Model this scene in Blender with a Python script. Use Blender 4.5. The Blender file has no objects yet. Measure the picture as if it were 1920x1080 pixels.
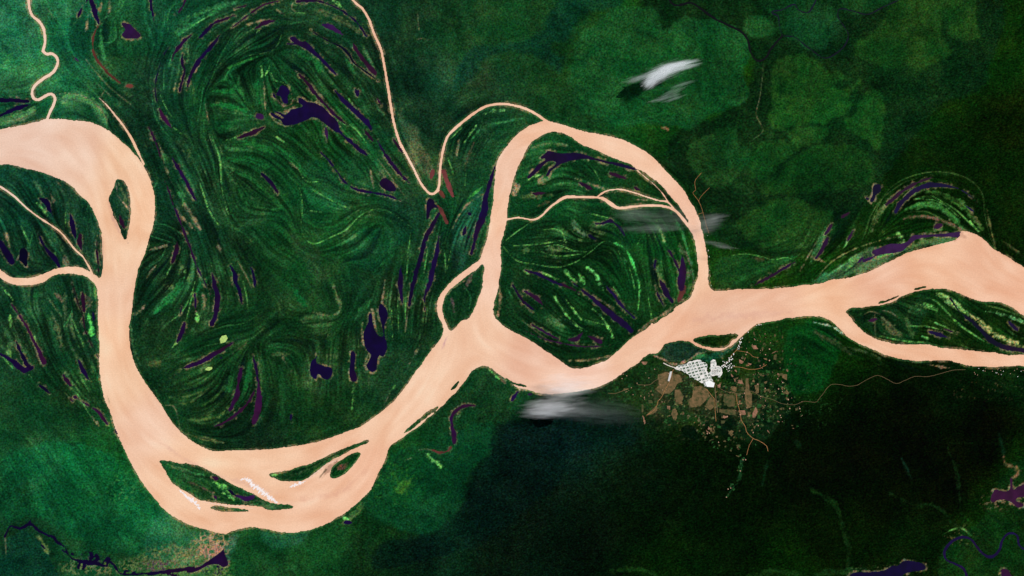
import bpy, math, time
import numpy as np
from mathutils import Vector, Matrix
T0 = time.time()
sc = bpy.context.scene
COL = sc.collection
# ------------------------------------------------------------------ map frame
# The place is a 57.6 x 32.4 km stretch of river plain.  All shapes are survey
# coordinates in units of 30 m, east from the west edge, south from the north edge.
U = 30.0
def W(x, y): return ((x - 960.0) * U, (540.0 - y) * U)

# ------------------------------------------------------------------ camera
cd = bpy.data.cameras.new('camera'); cam = bpy.data.objects.new('camera', cd); COL.objects.link(cam)
CAM_H = 120000.0
cam.location = (0, 0, CAM_H); cd.sensor_width = 36.0; cd.lens = 36.0 * CAM_H / (1920 * U)
cd.clip_start = 1000.0; cd.clip_end = 2000000.0
sc.camera = cam
# ------------------------------------------------------------------ light
SUN_EL, SUN_AZ = math.radians(48), math.radians(58)       # azimuth clockwise from north
w = bpy.data.worlds.new('World'); sc.world = w; w.use_nodes = True
nt = w.node_tree; bg = nt.nodes['Background']
sky = nt.nodes.new('ShaderNodeTexSky'); sky.sky_type = 'NISHITA'; sky.sun_disc = False
sky.sun_elevation = SUN_EL; sky.sun_rotation = SUN_AZ
nt.links.new(sky.outputs[0], bg.inputs[0]); bg.inputs[1].default_value = 0.06
sd = bpy.data.lights.new('sun', 'SUN'); sd.energy = 4.0; sd.angle = math.radians(0.5); sd.color = (1.0, 0.955, 0.89)
so = bpy.data.objects.new('sun', sd); COL.objects.link(so)
sdir = Vector((math.sin(SUN_AZ) * math.cos(SUN_EL), math.cos(SUN_AZ) * math.cos(SUN_EL), math.sin(SUN_EL)))
so.rotation_euler = sdir.to_track_quat('Z', 'Y').to_euler(); so.location = (20000, 12000, 30000)
sc.view_settings.view_transform = 'Standard'; sc.view_settings.look = 'None'
sc.view_settings.gamma = 1.0; sc.view_settings.exposure = 0.70; sc.view_settings.use_curve_mapping = False
sc.render.engine = 'CYCLES'
try: sc.cycles.volume_bounces = 3; sc.cycles.volume_max_steps = 256
except Exception: pass
K = np.array([1.86, 1.80, 1.78])      # light reaching a white sheet; seen tone / K = albedo

rng = np.random.default_rng(7)
def srgb(c):
    c = np.asarray(c, float) / 255.0
    return np.where(c <= .04045, c / 12.92, ((c + .055) / 1.055) ** 2.4)
def alb(c): return np.clip(srgb(c) / K, 0.0006, 0.85)

# ------------------------------------------------------------------ raster tools
S = 1.6
GX0, GY0, GX1, GY1 = -112.0, -80.0, 2032.0, 1160.0
NX = int(round((GX1 - GX0) / S)) + 1; NY = int(round((GY1 - GY0) / S)) + 1
XX, YY = np.meshgrid(GX0 + np.arange(NX) * S, GY0 + np.arange(NY) * S)
XX = XX.astype(np.float32); YY = YY.astype(np.float32)

def up(a, ny, nx):                       # smooth upsampling of a small random grid
    h, wd = a.shape
    ys = np.linspace(0, h - 1.001, ny); xs = np.linspace(0, wd - 1.001, nx)
    y0 = ys.astype(int); x0 = xs.astype(int); fy = ys - y0; fx = xs - x0
    fy = fy * fy * (3 - 2 * fy); fx = fx * fx * (3 - 2 * fx)
    fy = fy[:, None].astype(np.float32); fx = fx[None].astype(np.float32)
    r0 = a[y0]; r1 = a[np.minimum(y0 + 1, h - 1)]
    x1 = np.minimum(x0 + 1, wd - 1)
    return (r0[:, x0] * (1 - fx) + r0[:, x1] * fx) * (1 - fy) + (r1[:, x0] * (1 - fx) + r1[:, x1] * fx) * fy
def lin(a, ny, nx):
    h, wd = a.shape
    ys = np.linspace(0, h - 1.001, ny); xs = np.linspace(0, wd - 1.001, nx)
    y0 = ys.astype(int); x0 = xs.astype(int)
    fy = (ys - y0)[:, None].astype(np.float32); fx = (xs - x0)[None].astype(np.float32)
    r0 = a[y0]; r1 = a[y0 + 1]
    return (r0[:, x0] * (1 - fx) + r0[:, x0 + 1] * fx) * (1 - fy) + (r1[:, x0] * (1 - fx) + r1[:, x0 + 1] * fx) * fy
def fbm(size, octv=4, gain=.55):
    out = np.zeros((NY, NX), np.float32); amp = 1; tot = 0
    for o in range(octv):
        c = max(size / 2 ** o, S * 1.01)
        g = rng.random((int((GY1 - GY0) / c) + 3, int((GX1 - GX0) / c) + 3)).astype(np.float32) * 2 - 1
        out += amp * up(g, NY, NX); tot += amp * amp; amp *= gain
    return out / math.sqrt(tot) * 1.6

def catmull(P, closed=False, step=2.5):
    P = np.asarray(P, float); n = len(P); out = []
    rngi = range(n) if closed else range(n - 1)
    for i in rngi:
        p1, p2 = P[i], P[(i + 1) % n]
        p0 = P[i - 1] if (closed or i > 0) else 2 * p1 - p2
        p3 = P[(i + 2) % n] if (closed or i < n - 2) else 2 * p2 - p1
        m = max(1, int(np.hypot(*(p2 - p1)[:2]) / step))
        # centripetal-ish: damp the tangents on uneven spacing
        d = np.hypot(*(p2 - p1)[:2])
        t1 = (p2 - p0) * d / max(1e-6, np.hypot(*(p2 - p0)[:2]) ) ; t2 = (p3 - p1) * d / max(1e-6, np.hypot(*(p3 - p1)[:2]))
        t1 *= .95; t2 *= .95
        for k in range(m):
            t = k / m
            out.append((2*t**3-3*t**2+1)*p1 + (t**3-2*t**2+t)*t1 + (-2*t**3+3*t**2)*p2 + (t**3-t**2)*t2)
    if not closed: out.append(P[-1])
    return np.array(out)
def rough(P, amp):
    if amp <= 0: return P
    n = len(P); r = rng.normal(size=(n, 2)); r = (r + np.roll(r, 1, 0) + np.roll(r, -1, 0)) / 1.9
    return P + r * amp

def wob(P, a1, a2):                     # long and short wobble of an outline
    n = len(P); out = P.copy()
    for amp, lam in ((a1, 9), (a2, 3)):
        r = rng.normal(size=(n, 2)); k = np.ones(lam) / math.sqrt(lam)
        for c_ in range(2): out[:, c_] += amp * .5 * np.convolve(np.pad(r[:, c_], lam, mode='wrap'), k, 'same')[lam:lam + n]
    return out
def poly_cov(P):                         # anti-aliased fill, 3x3 samples per vertex
    q = np.empty_like(P); q[:, 0] = ((P[:, 0] - GX0) / S + .5) * 3; q[:, 1] = ((P[:, 1] - GY0) / S + .5) * 3
    q[:, 0] = np.clip(q[:, 0], -3, NX * 3 + 3)
    j0 = max(0, int(q[:, 1].min() // 3)); j1 = min(NY, int(q[:, 1].max() // 3) + 1)
    i0 = max(0, int(q[:, 0].min() // 3)); i1 = min(NX, int(q[:, 0].max() // 3) + 1)
    if j1 <= j0 or i1 <= i0: return None
    h, wd = (j1 - j0) * 3, (i1 - i0) * 3
    T = np.zeros((h, wd + 1), np.int32)
    a = q; b = np.roll(q, -1, 0); Rr, Cc = [], []
    for (x0, y0), (x1, y1) in zip(a, b):
        if y0 == y1: continue
        if y0 > y1: x0, y0, x1, y1 = x1, y1, x0, y0
        r = np.arange(max(math.ceil(y0 - .5), j0 * 3), min(math.ceil(y1 - .5), j1 * 3))
        if len(r) == 0: continue
        xc = x0 + (r + .5 - y0) * (x1 - x0) / (y1 - y0)
        Rr.append(r - j0 * 3); Cc.append(np.clip(np.ceil(xc - .5).astype(int) - i0 * 3, 0, wd))
    if not Rr: return None
    np.add.at(T, (np.concatenate(Rr), np.concatenate(Cc)), 1)
    M = (np.cumsum(T, 1)[:, :wd] & 1).astype(np.float32)
    M = M.reshape(j1 - j0, 3, i1 - i0, 3).mean((1, 3))
    return (slice(j0, j1), slice(i0, i1)), M

EDGE = None
def stroke_cov(P, wd, soft=1.0, noise=0.0, pad=0.0):   # P (n,2), wd (n)
    mx = wd.max() / 2 + soft + noise + 2 * S + pad
    j0 = max(0, int((P[:, 1].min() - mx - GY0) / S)); j1 = min(NY, int((P[:, 1].max() + mx - GY0) / S) + 2)
    i0 = max(0, int((P[:, 0].min() - mx - GX0) / S)); i1 = min(NX, int((P[:, 0].max() + mx - GX0) / S) + 2)
    if j1 <= j0 or i1 <= i0: return None
    B = np.full((j1 - j0, i1 - i0), -1e3, np.float32)   # w/2 - d
    for k in range(len(P) - 1):
        (x0, y0), (x1, y1) = P[k], P[k + 1]
        a0 = max(0, int((min(y0, y1) - mx - GY0) / S) - j0); a1 = min(j1 - j0, int((max(y0, y1) + mx - GY0) / S) + 2 - j0)
        b0 = max(0, int((min(x0, x1) - mx - GX0) / S) - i0); b1 = min(i1 - i0, int((max(x0, x1) + mx - GX0) / S) + 2 - i0)
        if a1 <= a0 or b1 <= b0: continue
        X = XX[j0 + a0:j0 + a1, i0 + b0:i0 + b1]; Y = YY[j0 + a0:j0 + a1, i0 + b0:i0 + b1]
        dx, dy = x1 - x0, y1 - y0; L = dx * dx + dy * dy + 1e-9
        t = np.clip(((X - x0) * dx + (Y - y0) * dy) / L, 0, 1)
        d = np.hypot(X - x0 - t * dx, Y - y0 - t * dy)
        v = (wd[k] * (1 - t) + wd[k + 1] * t) / 2 - d
        np.maximum(B[a0:a1, b0:b1], v, out=B[a0:a1, b0:b1])
    sl = (slice(j0, j1), slice(i0, i1))
    if noise > 0: B = B + EDGE[sl] * noise
    return sl, np.clip(.5 + (B + pad) / soft, 0, 1)

def nums(s):
    out = []
    for t in s.split(): out.append([float(v) for v in t.split(',')])
    return out
def profile(pts, wd, kind='lens'):
    xy = np.array([p[:2] for p in pts]); has = all(len(p) > 2 for p in pts)
    if len(xy) == 1: xy = np.array([xy[0] - [wd * .12, 0], xy[0] + [wd * .12, 0]]); has = False; kind = 'flat'
    ww = np.array([p[2] for p in pts]) if has else np.full(len(xy), wd)
    C = catmull(np.c_[xy, ww], step=4.0)
    t = np.r_[0, np.cumsum(np.hypot(*np.diff(C[:, :2], axis=0).T))]; t /= max(t[-1], 1e-6)
    if kind == 'lens' and not has: C[:, 2] *= np.clip(np.sin(np.pi * np.clip(t, .03, .97)), 0, 1) ** .45
    return C[:, :2], C[:, 2]
EDGE = fbm(9, 3, .7)

# ------------------------------------------------------------------ survey data
RIVER = '''-160,262 -60,252 0,242 50,232 85,224 107,223 140,225 172,230 197,240 217,255 240,275 262,300 277,325 287,355 291,380 290,405
287,425 282,440 272,475 262,497 255,525 250,557 246,590 243,607 244,650 250,675 265,705 282,730 300,755 322,790 340,810
365,830 380,838 405,846 430,845 480,843 530,839 567,834 605,825 645,811 675,799 730,760 755,732 780,695 810,655 827,632
831,616 822,592 820,572 824,555 835,540 860,515 885,497 900,485 907,465 912,450 916,432 920,405 924,380 926,352 930,312 935,297
945,280 957,265 972,250 997,234 1025,227 1047,231 1072,240 1110,249 1160,259 1177,265 1197,276 1222,292 1240,311 1260,332
1282,357 1297,382 1310,407 1317,435 1324,465 1328,495 1330,535 1340,545 1365,544 1390,542 1420,542 1452,541 1472,539 1502,535
1540,531 1557,525 1595,520 1632,507 1670,489 1707,472 1745,462 1775,454 1795,447 1803,434 1832,440 1847,451 1862,465 1882,477
1902,490 1920,501 1990,540 2090,590 2090,720 1920,686 1870,688 1820,686 1795,680 1775,676 1735,677 1715,677 1682,672 1660,666
1635,655 1605,642 1587,630 1575,617 1557,602 1540,595 1515,593 1490,595 1452,602 1427,605 1410,614 1400,622 1390,631
1376,645 1360,655 1345,658 1325,655 1305,648 1292,641 1280,639 1265,640 1247,645 1240,655 1232,662 1217,664 1207,670 1190,685
1172,696 1155,709 1135,721 1110,729 1085,734 1060,737 1035,739 1010,737 985,730 967,725 955,716 935,702 920,690 907,686 895,690
882,700 872,715 860,730 845,745 825,765 805,782 785,800 770,810 755,820 735,834 727,847 722,865 710,887 700,910 687,927
667,946 642,965 612,982 580,994 545,999 520,997 497,992 475,989 455,991 437,996 422,1001 405,999 375,990 345,980 320,965
300,947 282,925 265,902 252,880 235,847 220,815 207,775 197,752 191,727 187,700 186,665 185,632 183,595 184,570 182,545
175,530 160,519 140,514 115,514 100,517 80,530 57,535 32,535 15,530 0,521 -60,490 -160,450 -160,430 -60,470 0,504 15,516 32,521 57,521 80,514
100,505 125,500 150,501 172,511 187,521 191,515 193,495 191,465 189,435 184,420 177,400 165,380 150,367 137,352 120,340 95,329
67,320 45,315 20,310 0,309 -60,312 -160,325'''
# islands: (label, polygon)
ISL = [
('large round forested island ringed by the looping channel, with creeks and oxbow lakes', '''997,267 990,277 980,297 972,312 965,332 960,347 956,365 953,382 951,402 950,415 945,435 940,457 939,477 940,502 936,525
934,540 931,552 925,575 926,590 935,602 950,615 977,629 1005,645 1030,662 1052,677 1065,686 1077,691 1097,689 1122,681
1142,672 1165,652 1182,635 1212,616 1222,605 1240,594 1257,583 1280,568 1295,556 1300,540 1308,520 1309,505 1306,477
1302,452 1295,430 1290,415 1280,397 1267,380 1252,362 1242,350 1227,337 1210,325 1195,316 1177,306 1160,300 1140,292
1122,284 1102,276 1085,268 1070,257 1052,249 1037,247 1020,252 1005,261'''),
('slim dark green island between the narrow side arm and the wide confluence', '''905,530 902,545 892,572 885,587 876,599 867,600 847,619
837,607 831,590 830,572 835,555 845,542 860,530 875,517 895,505 906,496 906,515'''),
('small leaf shaped green island in the big upstream bend, at far left', '''220,336 227,337 236,346 242,362 245,392 244,415 239,437 235,449
229,440 220,417 212,400 205,380 205,370 212,355 216,344'''),
('long curved island with a dark pond, largest of those in the lower bend', '''299,864 312,864 337,869 362,871 380,877 405,890 430,905 455,917
475,927 492,937 517,945 550,950 530,955 505,956 490,950 465,947 430,946 405,942 375,937 350,922 325,907 312,887 302,870'''),
('tiny low green islet just below the long curved island', '395,952 410,948 430,952 452,955 466,958 445,959 417,959 402,956'),
('narrow diagonal green island with a lime west tip, in the lower bend', '''505,889 525,885 540,882 560,875 580,870 605,859 630,847 655,837
677,829 691,826 682,834 662,842 635,856 610,870 592,885 572,899 555,902 530,902 515,896'''),
('short oval island with maroon mud patches, just under the diagonal island', '''676,849 672,861 660,875 645,889 627,897 620,895 620,885
625,874 642,861 657,852'''),
('large striped green island that splits the river at the right edge', '''1587,582 1595,595 1612,615 1627,627 1650,637 1682,645 1715,646
1737,646 1770,652 1820,657 1870,662 1895,666 1920,664 2000,672 2100,690 2100,640 1990,622 1920,592 1895,575 1875,567 1845,566 1820,559 1795,549 1770,542 1745,542
1720,546 1700,552 1675,565 1650,572 1620,576'''),
('small lens shaped island beside the bank above the white town', '1300,637 1320,630 1352,628 1384,627 1375,637 1362,649 1347,652 1325,650 1310,645'),
('very thin dark sliver of island just above the striped island', '1647,568 1662,563 1686,553 1680,559 1662,566'),
('tiny dark islet off the north shore of the striped island', '1715,543 1725,539 1737,538 1728,541'),
('tiny olive islet close to the south bank below the confluence', '844,731 850,724 860,714 857,723 850,730'),
('thin green spit of land parallel to the south bank', '822,764 808,768 796,777 783,788 768,800 757,812 764,810 778,801 792,789 806,777'),
('thin green strip of island off the sandy south bank near the pale cloud', '948,708 958,714 970,719 984,722 988,725 975,724 962,720 952,714'),
('green strip of shore islands along the bank of the round island', '1222,605 1236,596 1262,580 1264,583 1240,598 1226,607'),
]
# muddy channels: (label, width, centreline)
MUD = [
('winding muddy tributary with two hairpin bends at the top left', 5.6, '54,-90 52,-40 54,0 55,15 61,30 72,39 80,50 84,65 84,82 81,96 86,101 98,101 107,109 108,120 100,135 82,147 66,160 60,172 63,184 72,187 85,180 96,176 103,183 101,195 94,210 87,228'),
('slim muddy side stream joining the big upstream bend from the north', 3.4, '186,184,1.6 200,197,2.4 215,215,3.6 232,237,4.4 245,257,5 254,275,5.2 262,292,4 270,308,3'),
('long narrow muddy channel from the top edge, down to a sharp turn and over to the loop', 5.0, '640,-90 648,-40 662,0 680,17 692,37 702,65 714,92 720,120 725,150 730,180 735,212 742,245 750,267 760,287 775,315 787,340 799,357 810,364 820,357 824,342 825,320 829,290 835,266 842,252 860,235 885,215 910,200 935,195 955,196 980,202 1002,212 1026,228'),
('thin muddy stream crossing the left edge down to the curved side arm', 3.6, '-110,310 -50,325 0,350 25,367 50,390 75,409 97,423 112,434 125,448 140,467 155,481 165,497 173,512'),
('pale inner creek winding across the round island', 4.6, '948,412,4 972,408,3.2 1000,412,3.4 1015,405,4 1030,390,4 1047,377,5 1060,370,5.5 1080,369,5 1110,370,4.5 1130,372,5.5 1145,382,7.5 1160,390,6 1190,387,4.5 1220,385,5 1245,387,4.5 1265,394,5 1280,410,6 1299,434,7'),
('thin upper fork of the inner creek on the round island', 3.0, '1120,369 1135,359 1160,355 1185,360 1215,370 1235,376 1252,379 1266,394'),
('hair thin creek along the top right rim of the round island', 2.2, '1193,318 1207,330 1222,342 1240,360 1253,379'),
]
# lakes: (key, width, line)  keys: p purple, m maroon, b brown, f faded violet, k black
LAKES = '''b 3.6 183,50,3 176,66,3.5 174,85,4 177,104,4 188,121,4 203,138,4 218,150,3 232,161,1.5
b 6 237,161 250,161
p 8 170,-30,8 170,0,8 176,15,8.5 180,30,8 185,44,2
p 4.5 154,14 149,24 146,33
p 6 166,-8 161,4
f 4 140,107 149,117
p 4.5 283,-10 283,8 285,22 288,40
m 4 352,-8 341,14 330,30
m 7 358,66 340,82 327,100 321,115
p 5 342,102,2.5 341,120,6 347,132,5 342,148,4 337,171,3.5
p 8 412,66 398,85 378,107 364,128 355,148 350,168
p 8 399,46 388,56 373,71
k 2.6 316,88 305,107 296,135 291,162 293,185 300,205
m 7 299,203 305,217 315,232 323,241
p 9 -60,190,9 0,188,9 25,188,8 52,190,5
p 7 -50,238,5 0,217,5 20,208,8 38,201,8 58,196,2
m 4.5 277,233 287,255 295,275 301,296
p 7.5 320,290 335,317 350,342 362,366 371,381
m 4.2 303,325 315,355 325,385 336,412 347,440 357,465 367,495 380,522 395,553
p 11 76,373,4 86,378,11 92,392,6 99,407,2
p 9 131,402 135,418 139,436 143,449
m 10 150,437 149,450 152,468
m 8 224,404 228,415 232,427
p 13 -20,430,6 0,454,9 12,474,13 22,490,12
p 9 71,437,2 82,460,5 94,476,9 103,485,12 111,499,4
m 3.6 182,442 182,470 184,500 187,522
m 9 332,453 330,473 322,494
p 4 365,550 366,564 366,582
p 3 341,574 337,590
p 9 346,605 341,622 332,642
m 8 155,550 156,566 158,585
p 5.5 174,583 176,602
m 6 22,572,2.5 35,590,3 48,609,4 60,634,5 72,656,6 83,679,10
p 7 30,641,4 40,662,6 50,682,8 58,690,6
p 9 -60,620,5 0,663,5 17,673,8 33,686,10 46,695,11 60,690,7
p 9 146,674 153,689 160,702 168,714
m 7 117,699 125,713 135,727
p 5.5 73,721 84,730 94,738
m 4.5 129,746 136,752
m 7 139,744,3 160,757,2.4 175,766,3 187,777,7 200,794,4
m 8.5 436,643 405,662 378,678 341,691
m 2.6 135,530 145,565 155,592 160,620 172,648 186,674
p 3 215,803 221,816 228,829
m 3 532,0 495,9 470,25 450,40 435,52
m 4.5 440,29 418,37 394,47
m 3 467,9 440,16
m 6.5 518,39 497,42 477,55
p 5 558,3,5 580,1,5 600,3,3 625,12,3 650,26,3 670,43,3.5 687,68,4
f 10 604,46 622,52 642,65
p 3.2 534,82 560,83
p 3.8 583,58 605,71 622,80 641,89 655,104 664,118 684,133 708,151
m 9.5 662,82,5 674,102,8 688,120,9 703,136,9
p 4.5 512,175 516,184
p 7 634,244,6 645,256,4.5 657,265,7 674,280,8.5 689,292,3
m 5.4 561,140,3.5 578,158,6 590,175,6 605,191,5 620,207,5 635,222,5.5 649,234,2
p 9.5 629,171,3 645,189,9 660,203,8 675,217,8 687,228,10 696,242,5
p 7 667,167 672,181
m 6 683,244 700,265
m 4 704,180 716,198
f 6 611,238 614,262
m 7.5 494,239 470,250 446,259
f 12 487,218
p 8.5 489,325 503,337 513,350 521,362
p 4.2 600,285,1.5 615,300,3 632,322,4 645,340,4.5 660,352,4.5 690,360,4 720,365,4 752,376,2
p 7.5 708,265 722,289 740,313 757,333 768,343
m 5 738,262 758,290
p 10 432,499,5 440,513,9 442,530,8 449,545,8 453,569,3
p 11 397,512,2 403,535,9 408,557,11 405,585,9 397,608,7
p 5.5 466,494 475,515 479,543
p 9.5 752,498 750,530 754,567
p 8.5 823,401,5 808,428,8 797,450,8 790,477,8.5 780,510,9 774,535,8 767,573,4
p 8.5 822,443,2 820,470,7 812,500,9 805,533,9 797,552,5 796,582,2
b 7 822,386,5 829,398,7 838,417,6
b 10 832,322,8 840,345,10 849,368,7
b 8 813,318 808,334
b 7 824,357 833,371
p 13 928,313,2 919,340,7 911,370,9 908,395,12 900,420,13 893,438,9 888,460,6 884,477,3
k 6 881,401
p 6 873,424 869,441
p 7 880,440 878,449
m 8 1087,342 1112,356
m 6.5 1000,363 1027,362
m 7.5 1144,325 1174,335
m 6 1187,350 1202,358
k 9 1103,440 1117,449
p 4.5 1112,420,2 1130,419,3 1143,415,8 1153,419,4 1162,427,5 1171,442,3
p 5.5 985,507 1010,515 1030,525 1057,536
p 7 962,535 975,558 990,572 1005,584
m 7 984,547 1005,559 1021,577
m 6 1042,531 1065,538 1085,549
p 12 1076,532,3 1095,547,4 1112,560,6 1130,576,9 1150,592,12 1170,608,12 1184,620,8
p 5 1128,526,2 1148,550,4 1165,572,5 1189,596,3
m 5 998,609 1025,625 1047,636
m 6.5 1063,637 1080,636 1093,623
m 3.2 984,621 1020,635 1060,645 1095,650 1142,648
p 5 1250,463 1262,483 1273,508
m 13 1278,478,4 1281,500,10 1278,525,15 1277,540,10
p 10 1238,526 1249,548 1261,568
p 3.5 1228,536 1235,556 1246,577
k 4 1229,488 1227,503
b 10 1285,536 1272,565
p 4.5 1626,373
m 8 1591,399 1577,409
m 6 1560,421 1547,440
m 9 1552,446,5 1547,458,8 1540,470,6 1530,484,3
m 4.5 1599,433 1589,453
m 5.5 1747,332,2 1715,345,5 1690,360,5 1675,373,6 1662,384,4
p 8 1832,377,1 1800,355,3 1770,348,6 1742,347,9 1715,358,9 1700,370,7 1688,381,8 1679,398,5
m 9 1766,420 1752,428
f 4 1622,480 1608,493
k 3.5 1806,383 1826,397
m 6 1492,490 1452,514 1412,536
p 9 1782,560,4 1800,585,4 1820,600,6 1837,617,7 1857,637,10 1882,650,9 1920,657,8 2010,675,7
p 7 1891,602 1909,622
p 7 1742,622 1760,627 1777,633
m 4.5 1768,616 1793,625
m 6 1628,602 1646,598
p 6 545,777 546,790
p 6 474,667 480,690 484,717
m 14 485,712,3 485,730,6 486,750,12 483,770,13 475,792,8
m 9 452,692,6 449,708,8 446,722,6 445,740,11 438,755,9 430,770,5
m 5 478,730 465,755 445,775 420,792 398,802
k 5 414,671
m 6.5 890,761,3 874,761,6 858,768,6 847,782,7 848,800,6 851,815,10 851,829,8
b 5 846,838,3 835,848,3 822,848,6 812,844,6
p 6 971,735 959,752
f 8 987,741 998,739
k 8 646,980 660,980
k 4.5 425,916 442,929
m 7 403,928 406,937
m 8 400,894 410,899'''
LAKEPOLY = [
('f', 'faded violet triangular swamp lake near the top left', '228,44 240,44 247,48 256,58 264,68 240,73 228,66 235,57'),
('p', 'long notched dark lake with a forked west end, below the top edge', '543,71 553,70 563,77 573,78 583,86 592,96 605,109 616,120 632,141 620,134 605,118 590,105 575,93 560,86 550,79'),
('k', 'small ragged black lake just above the biggest dark lake', '528,159 538,164 543,172 538,182 541,193 534,195 525,181 518,178 522,168'),
('p', 'biggest dark purple lake, wing shaped, in the upper left floodplain', '560,184 565,183 575,190 590,193 605,200 617,213 630,224 637,240 635,249 620,241 605,229 595,222 585,220 570,228 550,234 532,235 527,227 512,219 508,212 520,217 532,222 525,216 514,208 522,209 535,215 545,206 558,202 567,200 560,192'),
('p', 'small triangular dark lake beside the long narrow channel', '711,342 716,335 726,334 741,349 742,358 728,358 715,351'),
('p', 'tooth shaped purple lake right under the sharp turn of the narrow channel', '803,373 812,374 816,382 822,390 814,390 808,395 804,407 800,413 799,398'),
('p', 'long ragged indigo lake in the top of the round island', '1013,297 1022,288 1028,283 1035,284 1047,287 1085,287 1110,294 1135,301 1160,306 1196,317 1190,319 1160,312 1130,304 1097,298 1067,302 1047,310 1034,320 1025,331 1028,319 1042,306 1030,303 1017,312 1005,325 989,335 997,322 1010,308 1022,298'),
('m', 'small wedge shaped maroon pond at the foot of the round island', '1100,629 1128,637 1130,643 1126,646 1111,638'),
('k', 'blocky black lake standing alone in the dark north east forest', '1638,348 1650,346 1651,359 1642,366 1640,375 1631,379 1636,367'),
('f', 'long forked violet lake behind the north bank near the right edge', '1803,435 1770,438 1735,440 1710,442 1702,452 1690,457 1672,457 1650,464 1634,473 1640,479 1628,483 1616,490 1630,488 1645,479 1662,476 1688,472 1702,462 1717,450 1740,445 1780,444 1800,444'),
('k', 'large two armed black lake near the middle of the left meander', '711,571 717,570 726,582 727,595 722,607 721,628 726,647 724,660 717,669 712,666 707,680 705,694 697,698 686,686 692,675 695,666 687,656 682,642 682,622 690,605 694,587 699,605 707,626 718,630 716,610 710,587'),
('p', 'bottle shaped purple lake just left of the two armed black lake', '662,658 665,690 669,703 668,714 659,715 655,700 656,685'),
('k', 'square shouldered black lake with a thin spike on top', '593,664 594,680 606,685 622,690 623,700 616,711 605,709 597,702 592,711 584,706 581,695 585,675 591,672'),
('p', 'small ragged purple lake in the left floodplain near the edge', '39,466 46,465 53,474 51,485 50,500 42,493 35,487'),
('f', 'dark pond in the middle of the long curved river island', '440,929 452,929 462,931 476,928 477,934 470,938 460,940 450,935'),
('m', 'broad wine red lake crossing the right edge near the bottom', '1862,921 1866,917 1880,921 1893,918 1893,898 1898,897 1900,917 1910,912 1940,900 2000,890 2010,925 1960,935 1920,932 1905,938 1920,946 1910,952 1898,944 1888,938 1874,938 1859,941'),
('k', 'black lake with pale sandy shores at the bottom edge', '1590,1085 1600,1074 1640,1072 1660,1068 1676,1060 1684,1060 1695,1051 1727,1056 1736,1064 1722,1071 1705,1073 1690,1080 1680,1100 1600,1110'),
('m', 'small maroon lake cut by the bottom edge at the right', '1876,1070 1886,1066 1894,1074 1902,1090 1890,1100'),
('p', 'wide violet mouth of the lower left creek at the marsh', '350,1072 375,1061 395,1048 412,1036 421,1026 426,1008 420,1030 424,1044 428,1058 420,1064 408,1058 392,1060 378,1066 360,1074'),
]
DARKRIV = [
('black forest stream winding from the top edge to a fork, far upper right', 'n', 4.0, '1240,-60,4 1255,0,4 1267,10,4.2 1281,8,4.2 1295,5,4 1315,17,4.6 1340,35,4.8 1365,47,4.8 1390,60,4.6 1402,75,4.6 1407,97,4 1420,114,3.6 1435,109,3.4 1445,92,4 1467,67,3.6'),
('hair thin black brook running up from the forest fork to the top edge', 'n', 2.6, '1467,67 1461,50 1459,30 1447,23 1465,19 1490,8 1495,17 1514,24 1525,10 1535,-10'),
('hair thin black brook looping eastward from the forest fork', 'n', 2.4, '1467,67 1490,70 1510,85 1530,100 1547,109 1563,103 1579,91 1588,78 1590,62 1580,46 1571,30 1574,17 1600,21 1627,27 1652,15 1690,-3 1730,-30'),
('ragged purple creek with many inlets at the lower left corner', 'p', 4, '9,1006,3 20,987,3.5 37,991,5 57,983,6 72,994,6 88,1003,5 100,1007,5.5 106,1016,5.5 120,1025,4 132,1045,4 150,1052,6 170,1055,9 185,1058,7 200,1061,5 203,1052,6 215,1062,5.5 225,1075,4 250,1077,3.5 287,1075,6 325,1070,7 362,1066,9'),
('dark maroon meandering stream at the lower right corner', 'p', 6, '1815,1160,5 1813,1085,5 1807,1067,5 1790,1057,4.5 1774,1049,4.5 1771,1034,5 1785,1015,5.5 1805,1007,4.5 1820,1011,4.5 1832,1026,4.5 1845,1040,4.5 1860,1044,6 1873,1032,5 1880,1012,4.5 1892,1000,4 1907,1004,4 1911,1022,4 1922,1030,5 1980,1040,5'),
]
CREEKBITS = [('p', 5, '165,1056 185,1048 180,1040'), ('p', 4, '112,1022 122,1036 136,1040 140,1048'), ('p', 4, '190,1060 198,1050 207,1050 208,1060'), ('p', 4, '225,1075 240,1070 262,1080'), ('p', 5, '300,1072 330,1080'), ('p', 3, '345,1066 350,1058'), ('p', 3.4, '265,1072 272,1080'), ('p', 4, '405,1060 412,1070 408,1078'), ('p', 3.5, '150,1055 146,1066'),('p', 4, '57,983 56,974'), ('p', 7, '168,1052 171,1040 166,1036'), ('p', 5, '158,1058 156,1068'), ('p', 5, '178,1052 180,1060'), ('p', 4, '75,1018 83,1028'), ('p', 4, '385,1070 392,1078 398,1090')]
WCOL = dict(p=(16, 4, 46), m=(44, 12, 40), b=(100, 50, 46), f=(52, 22, 66), k=(14, 2, 46), n=(4, 5, 24))
CNAME = dict(p='dark purple', m='maroon', b='reddish brown', f='faded violet', k='black', n='black')

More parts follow.
